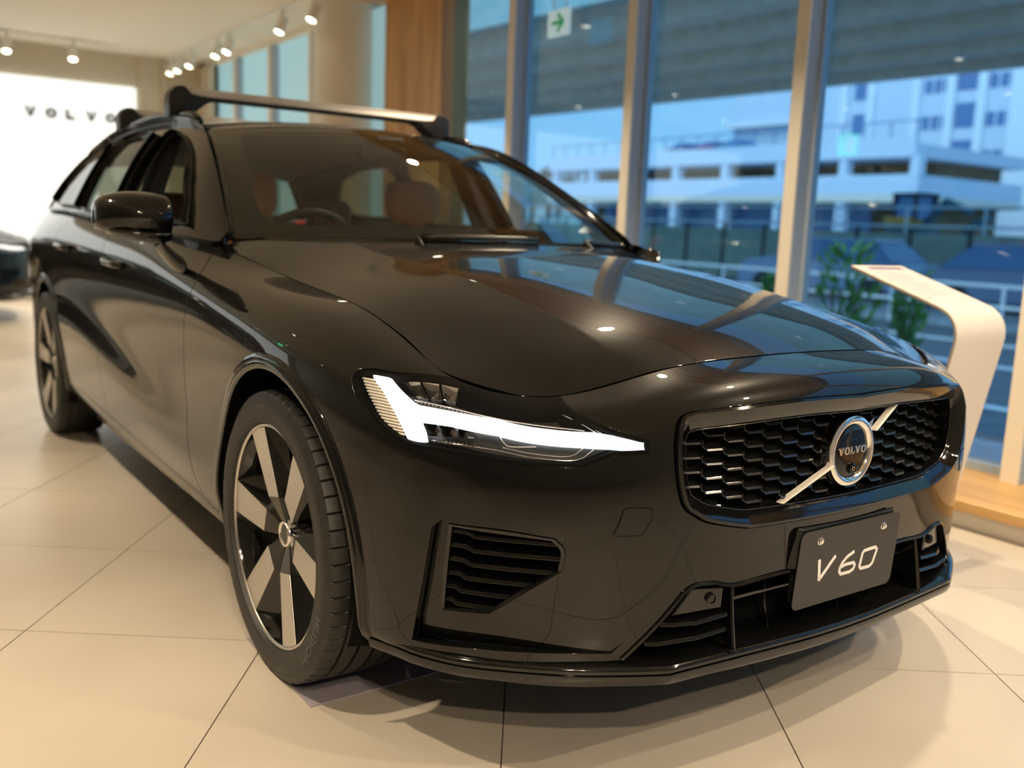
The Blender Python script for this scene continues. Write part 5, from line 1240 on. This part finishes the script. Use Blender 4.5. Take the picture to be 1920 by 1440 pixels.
for i in range(n-1):
    F += [(i, i+1, n+i+1, n+i), (2*n+i, 3*n+i, 3*n+i+1, 2*n+i+1), (i, 2*n+i, 2*n+i+1, i+1), (n+i, n+i+1, 3*n+i+1, 3*n+i)]
F += [(0, n, 3*n, 2*n), (n-1, 3*n-1, 4*n-1, 2*n-1)]
q = MB(); q.add(V, F); q.build('folded_sheet', M['stand'], st_, bevel=.003, smooth=True, angle=35)
q = MB(); q.box(-.28, .118, -.142, .130, .0, .010, .002); q.build('foot_plate', M['stand'], st_)
M['paper'] = mat('printed_paper', (.60, .53, .50), .6); M['ink'] = mat('print_ink', (.20, .17, .19), .6)
sl_t = np.array([.320, -.106]); sl_t /= np.linalg.norm(sl_t); up_n = np.array([-sl_t[1], sl_t[0]])
def onplate(a0, a1, b0, b1, lift, name, m_):
    """rectangle on the sloping top: a along the slope from the tip, b across"""
    V = []
    for a, b in ((a0, b0), (a1, b0), (a1, b1), (a0, b1)):
        p = np.array([-.260, .952])+sl_t*a+up_n*(th+lift); V.append((p[0], b, p[1]))
    V2 = [(x-up_n[0]*.0006, y, z-up_n[1]*.0006) for x, y, z in V]
    q = MB(); q.add(V+V2, [(0, 1, 2, 3), (7, 6, 5, 4), (0, 4, 5, 1), (1, 5, 6, 2), (2, 6, 7, 3), (3, 7, 4, 0)]); return q.build(name, m_, st_)
onplate(.010, .300, -.125, .125, .0008, 'paper_sheet', M['paper'])
onplate(.020, .042, -.09, .10, .0012, 'print_heading', M['ink'])
M['inkpale'] = mat('small_print', (.46, .40, .40), .6)
for k in range(14): onplate(.060+k*.0155, .067+k*.0155, -.11, .02+.08*((k*7) % 5)/5, .0012, 'print_line', M['inkpale'])
onplate(.282, .288, -.115, -.095, .0012, 'print_mark', M['ink']); onplate(.282, .288, .085, .105, .0012, 'print_mark', M['inkpale'])
# --- second black car further back, nose to the right
CAR2 = copy_tree(CAR); CAR2.location = (-8.55, -.98, 0); CAR2.rotation_euler = (0, 0, math.radians(84)); tag(CAR2, 'dark car parked in the background at the left edge, in front of the glowing wall', 'car')
CAR2.name = 'parked_car'
# ------------------------------------------------------------------ outside
M['asphalt'] = noise_mat('wet_asphalt', (.09, .12, .15), (.15, .19, .23), 3., .45, r2=.7)
M['pave'] = noise_mat('pavement', (.30, .38, .45), (.40, .48, .55), 6., .7)
M['conc'] = noise_mat('viaduct_concrete', (.66, .64, .54), (.80, .78, .66), 3., .9)
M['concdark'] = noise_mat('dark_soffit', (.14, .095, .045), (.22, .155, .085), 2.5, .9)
M['teal'] = noise_mat('green_steel_girder', (.26, .44, .44), (.36, .55, .55), 2., .6)
M['bwhite'] = mat('pale_facade', (.62, .74, .86), .7); M['bwin'] = mat('blue_grey_window', (.10, .22, .44), .15); M['bcol'] = mat('pale_pilaster', (.78, .88, .95), .6)
M['yellow'] = mat('excavator_yellow', (.50, .27, .03), .5); M['excteal'] = mat('excavator_teal', (.02, .10, .13), .4); M['dkmetal'] = mat('dark_metal', (.025, .028, .03), .5)
M['foliage'] = noise_mat('leaf_green', (.06, .18, .03), (.13, .32, .07), 9., .7); M['stem'] = mat('stem_brown', (.10, .07, .04), .8)
M['cone'] = mat('traffic_cone_red', (.65, .06, .04), .5); M['conew'] = mat('traffic_cone_white', (.75, .75, .75), .5)
GZ = -.35
struct('trim_6', MB().box(-160, 60, 2.45, 180, GZ-.2, GZ), M['asphalt'])
struct('trim_7', MB().box(-60, 20, 2.5, 4.4, GZ, GZ+.14), M['pave'])
struct('trim_8', MB().box(-60, 20, 13.9, 15.9, GZ, GZ+.15), M['pave'])
for k, (y, w_) in enumerate(((6.4, .18), (9.2, .22), (11.6, .30))):
    tag(MB().box(-45, 15, y, y+w_, GZ+.001, GZ+.006).build('road_line', M['bcol']), ('white road line nearest the showroom windows', 'white line down the middle of the road outside', 'broad white road line along the far kerb outside')[k], 'road line')
for k, (y, z, zb) in enumerate(((13.6, .75, GZ), (20.0, 1.0, .9))):
    g = empty('guard_rail', (-14, y, zb)); tag(g, ('pale guard rail along the road outside', 'pale rail on top of the embankment wall')[k], 'rail')
    for zz in (z*.55, z): q = MB(); q.tube([(-20, 0, zz), (20, 0, zz)], .035, 6); q.build('rail_bar', M['bcol'], g)
    for x in np.arange(-20, 20.1, 2.): q = MB(); q.tube([(x, 0, 0), (x, 0, z)], .03, 6); q.build('rail_post', M['bcol'], g)
struct('trim_9', MB().box(-160, 60, 19.8, 55, GZ, .9), M['pave'])
M['fence'] = noise_mat('green_hoarding', (.30, .40, .34), (.40, .50, .42), 2., .7)
fe = empty('site_hoarding', (-19, 19.55, GZ)); tag(fe, 'grey green site hoarding panels along the embankment', 'hoarding')
for k in range(14):
    q = MB(); q.box(-9+k*1.5, -9+k*1.5+1.42, 0, .05, .2, 1.62); q.build('hoarding_panel', M['fence'], fe)
    q = MB(); q.box(-9+k*1.5-.08, -9+k*1.5, -.04, .06, 0, 1.75); q.build('hoarding_post', M['dkmetal'], fe)
# viaduct overhead
via = empty('elevated_road', (-12, 14.5, 0), math.radians(4)); tag(via, 'long elevated road on grey green girders crossing above the street', 'viaduct')
q = MB(); q.box(-45, 40, -4.9, 5.2, 6.1, 6.7); q.build('deck', M['conc'], via)
q = MB(); q.box(-45, 40, -5.0, -4.7, 5.0, 7.4); q.build('edge_girder', M['teal'], via)
q = MB(); q.box(-45, 40, 5.0, 5.3, 4.95, 7.4); q.build('edge_girder', M['conc'], via)
for k, y in enumerate((-2.9, -.9, 1.3, 3.3)):
    q = MB(); q.box(-45, 40, y-.28, y+.28, 4.95, 6.1); q.build('girder', M['conc'], via)
for k, y in enumerate((-3.8, -1.9, .2, 2.3, 4.2)):
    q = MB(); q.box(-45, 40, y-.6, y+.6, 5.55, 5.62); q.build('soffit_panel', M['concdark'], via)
for x in (-40, 34):
    q = MB(); q.box(x-.9, x+.9, -1.2, 1.2, GZ, 5.1, .05); q.build('pier', M['conc'], via)
# parking building with open decks
pk = empty('parking_building', (-50, 60, GZ)); tag(pk, 'long white parking building with open decks in the distance', 'building')
for nm, z0, z1, m_ in (('deck_slab', 7.35, 8.25, 'bwhite'), ('parapet', 4.75, 6.15, 'bwhite'), ('deck_slab', 4.2, 4.75, 'conc'), ('roof_parapet', 8.25, 8.7, 'bwhite')):
    q = MB(); q.box(-30, 12.3, 0, .4 if nm == 'roof_parapet' else 15, z0, z1); q.build(nm, M[m_], pk)
q = MB(); q.box(-30, 11.0, 5, 14, .0, 7.35); q.build('core_wall', M['concdark'], pk)
q = MB(); q.box(-26, 6, 4.7, 5.0, 1.0, 4.0); q.build('shop_front', M['bwin'], pk)
for x in np.arange(-29, 12.5, 5.9): q = MB(); q.box(x-.35, x+.35, .1, .9, 0, 7.4); q.build('column', M['bwhite'], pk)
rl = empty('roof_railing', (-50, 60.5, GZ+8.7)); tag(rl, 'thin railing along the roof edge of the parking building', 'railing')
for x in np.arange(-30, 12.4, 2.1): q = MB(); q.box(x-.04, x+.04, -.04, .04, -.0, 1.2); q.build('railing_post', M['bwin'], rl)
q = MB(); q.box(-30, 12.3, -.04, .04, 1.12, 1.22); q.build('handrail', M['bwin'], rl)
# tall office building
ob = empty('office_building', (-50, 85, GZ)); tag(ob, 'tall pale blue office building with rows of windows and pilasters', 'building')
fx = lambda x: 2+(x-2)*1.13+50
q = MB(); q.box(-18, 13.5, 0, 14, 0, 42); q.build('facade', M['bwhite'], ob)
for x in (-54.8, -52.0, -47.55, -44.4, -41.7): q = MB(); q.box(fx(x)-.42, fx(x)+.42, -.6, .02, 0, 42); q.build('pilaster', M['bcol'], ob)
q = MB(); q.box(fx(-39.2), fx(-39.2)+4.0, -.8, .02, 0, 42); q.build('stair_tower', M['bcol'], ob)
for z in np.arange(2.0, 30, 3.4):
    for x0, n_, w1, h1 in ((-47.0, 3, .62, 1.25), (-44.0, 1, 2.1, 2.25), (-41.3, 3, .62, 1.25), (-54.0, 1, 1.7, 2.0)):
        for k in range(n_):
            x = fx(x0)+k*.95; MB().box(x, x+w1*1.13, -.08, .05, z, z+h1).build('window', M['bwin'], ob)
wb = empty('white_block', (-68, 96, GZ)); tag(wb, 'distant white block with a railed balcony row under the viaduct', 'building')
q = MB(); q.box(-19.5, -.3, 0, 10, 0, 19.5); q.build('facade', M['bwhite'], wb)
q = MB(); q.box(-20, -.3, -1.6, 0, 15.2, 15.8); q.build('balcony_slab', M['bcol'], wb)
for x in np.arange(-19.8, -.4, 1.1): q = MB(); q.box(x-.1, x+.1, -1.6, -1.4, 15.8, 19.0); q.build('baluster', M['bcol'], wb)
# hazy tree line
M['ftree'] = noise_mat('far_tree_green', (.06, .10, .10), (.10, .15, .14), 1., .9)
for k, (x, y, r_) in enumerate(((-86, 66, 3.0), (-93, 70, 2.6), (-99, 72, 2.4))):
    t = empty('far_tree', (x, y, GZ)); tag(t, ('distant round tree behind the street left of the parking building', 'smaller distant tree further left', 'low distant tree next to the parking building')[k], 'tree', 'distant trees')
    rg = random.Random(k); V = []; F = []
    for j in range(240):
        a, b = rg.random()*6.283, math.acos(2*rg.random()-1); rr = r_*(.6+.4*rg.random()); c = np.array([rr*math.cos(a)*math.sin(b), rr*math.sin(a)*math.sin(b), 6.2+r_*.8*math.cos(b)]); e1 = np.array([rg.random()-.5, rg.random()-.5, rg.random()-.5]); e1 /= np.linalg.norm(e1); e2 = np.cross(e1, [0, 0, 1.]); i = len(V)
        V += [c-e1*.5, c+e2*.5, c+e1*.5, c-e2*.5]; F.append((i, i+1, i+2, i+3))
    obj('crown', V, F, M['ftree'], t, smooth=False); q = MB(); q.tube([(0, 0, 0), (0, 0, 6.)], [.35, .2], 8); q.build('trunk', M['stem'], t)
# mini digger
dg = empty('mini_digger', (-14.3, 24.0, .9), math.radians(-8)); tag(dg, 'small yellow and teal digger with its boom stretched to the right', 'digger')
dg.scale = (.92, .92, .92)
q = MB(); q.box(-.75, .75, -.6, -.3, 0, .32, .08); q.build('track', M['dkmetal'], dg); q = MB(); q.box(-.75, .75, .3, .6, 0, .32, .08); q.build('track', M['dkmetal'], dg)
q = MB(); q.box(-.75, .55, -.55, .55, .32, .60, .05); q.build('deck', M['excteal'], dg)
q = MB(); q.box(-.85, .30, -.55, .55, .60, .95, .08); q.build('engine_cover', M['yellow'], dg)
q = MB()
for x, y in ((-.45, -.45), (.35, -.45), (-.45, .45), (.35, .45)): q.box(x-.05, x+.05, y-.05, y+.05, .9, 1.65)
q.box(-.55, .45, -.52, .52, 1.58, 1.70, .03); q.build('cab_frame', M['dkmetal'], dg)
q = MB(); q.box(-.40, .30, -.42, .42, .9, 1.58); q.build('cab_glass', M['bwin'], dg)
q = MB(); q.tube([(.5, -.1, .75), (1.2, -.1, 1.45), (2.1, -.1, 1.10)], [.15, .13, .10], 6); q.build('boom', M['excteal'], dg)
q = MB(); q.tube([(2.75, -.1, .95), (2.25, -.1, .75), (1.75, -.1, .25)], [.10, .10, .08], 6); q.build('dipper_arm', M['excteal'], dg)
q = MB(); q.prism([(1.45, .0), (1.9, -.0), (1.95, .30), (1.65, .35)], 'y', -.35, .15); q.build('bucket', M['dkmetal'], dg)
# cones
for k, (x, y) in enumerate(((-8.75, 18.6), (-8.35, 18.6))):
    c = empty('traffic_cone', (x, y, GZ+.9)); tag(c, ('red and white traffic cone standing nearer the digger', 'red and white traffic cone at the right of the pair')[k], 'cone', 'traffic cones outside')
    q = MB(); q.lathe([(.17, 0), (.17, .03), (.11, .03), (.025, .60), (0, .60)], (0, 0, 0), 'z', 16); q.build('cone_body', M['cone'], c, smooth=True, angle=30)
    q = MB(); q.lathe([(.095, .13), (.062, .32)], (.0, 0, 0), 'z', 16); q.v = [(x_*1.06, y_*1.06, z_) for x_, y_, z_ in q.v]; q.build('cone_band', M['conew'], c, smooth=True)
struct('trim_10', MB().box(-12, -4, 18.2, 19.2, GZ, GZ+.9), M['pave'])
# street cars, simple but with their own shape and parts
def street_car(loc, rz, col, label):
    c = empty('street_car', loc, rz); tag(c, label, 'car', 'cars parked across the street'); m_ = mat('street_car_paint', col, .3, coat=.6)
    side = [(-2.1, .35), (-2.15, .75), (-1.95, .95), (-1.6, .98), (-1.05, 1.40), (.55, 1.42), (1.15, 1.0), (1.95, .88), (2.15, .65), (2.12, .35)]
    rows_ = []
    for y, k in ((-.86, .0), (-.90, .5), (-.72, 1.)):
        pass
    q = MB(); low = [(-2.1, .30), (-2.15, .72), (-1.95, .95), (1.15, .98), (1.95, .86), (2.15, .62), (2.1, .30)]
    q.prism([(a, b) for a, b in low], 'y', -.88, .88); q.build('body', m_, c, bevel=.08)
    V = [(x, y*k, z) for y in (-1, 1) for x, z, k in ((-1.75, .95, .84), (-1.2, 1.40, .66), (.40, 1.42, .66), (1.15, .96, .84))]
    q = MB(); q.add(V, [(0, 1, 2, 3), (7, 6, 5, 4), (0, 4, 5, 1), (1, 5, 6, 2), (2, 6, 7, 3), (3, 7, 4, 0)]); q.build('glasshouse', M['bwin'], c, bevel=.05)
    q = MB(); q.add([(x, y, z) for y in (-.64, .64) for x, z in ((-1.25, 1.38), (.42, 1.40), (.38, 1.45), (-1.15, 1.44))], [(0, 1, 2, 3), (7, 6, 5, 4), (3, 2, 6, 7), (0, 3, 7, 4), (1, 5, 6, 2)]); q.build('roof', m_, c)
    for x in (-1.35, 1.35):
        for y in (-.80, .80): q = MB(); q.lathe([(0, -.1), (.18, -.1), (.20, -.08), (.31, -.09), (.32, 0), (.31, .09), (.18, .1), (0, .1)], (x, y, .32), 'y', 20); q.build('wheel', M['dkmetal'], c, smooth=True, angle=40)
    for y in (-.62, .62): q = MB(); q.box(2.08, 2.17, y-.2, y+.2, .58, .72, .02); q.build('headlamp', M['conew'], c)
    return c
street_car((-11.6, 16.9, GZ), math.radians(185), (.22, .32, .50), 'blue grey car parked across the street behind the information stand')
street_car((-6.9, 16.9, GZ), math.radians(4), (.16, .22, .36), 'dark blue car parked across the street at the right edge')
street_car((-60.0, 64, GZ+8.26), math.radians(90), (.45, .03, .08), 'red car on the roof of the parking building')
street_car((-63.5, 64, GZ+8.26), math.radians(90), (.05, .08, .12), 'dark car on the roof of the parking building left of the red one')
street_car((-57.0, 64, GZ+8.26), math.radians(90), (.04, .25, .32), 'teal car on the roof of the parking building right of the red one')
# shrubs by the pavement
def shrub(loc, r_, h_, label):
    s_ = empty('shrub', loc); tag(s_, label, 'shrub', 'shrubs along the pavement'); rg = random.Random(int(abs(loc[0])*100)); V = []; F = []
    for k in range(260):
        t = rg.random(); a = rg.random()*6.28; rad = r_*(.25+.75*rg.random())*(1-.35*abs(t-.55)); p = np.array([rad*math.cos(a), rad*math.sin(a), h_*(.18+.82*t)])
        d = np.array([math.cos(a), math.sin(a), .9+rg.random()]); d /= np.linalg.norm(d); sd_ = np.cross(d, [rg.random()-.5, rg.random()-.5, rg.random()]); sd_ /= np.linalg.norm(sd_)+1e-9; L = .10+.08*rg.random()
        i = len(V); V += [p, p+d*L*.5+sd_*.022, p+d*L, p+d*L*.5-sd_*.022]; F.append((i, i+1, i+2, i+3))
    o = obj('foliage', V, F, M['foliage'], s_, smooth=False)
    q = MB()
    for k in range(5): a = k*1.256; q.tube([(0, 0, 0), (r_*.5*math.cos(a), r_*.5*math.sin(a), h_*.7)], .012, 5)
    q.build('stems', M['stem'], s_)
shrub((-3.50, 6.0, GZ+.02), .26, 1.30, 'green leafy shrub outside beside the third mullion')
shrub((-3.05, 6.3, GZ+.02), .14, 1.05, 'small green shrub outside right of the leafy one')
shrub((-4.15, 5.8, GZ+.02), .13, .95, 'thin low shrub outside left of the leafy one')
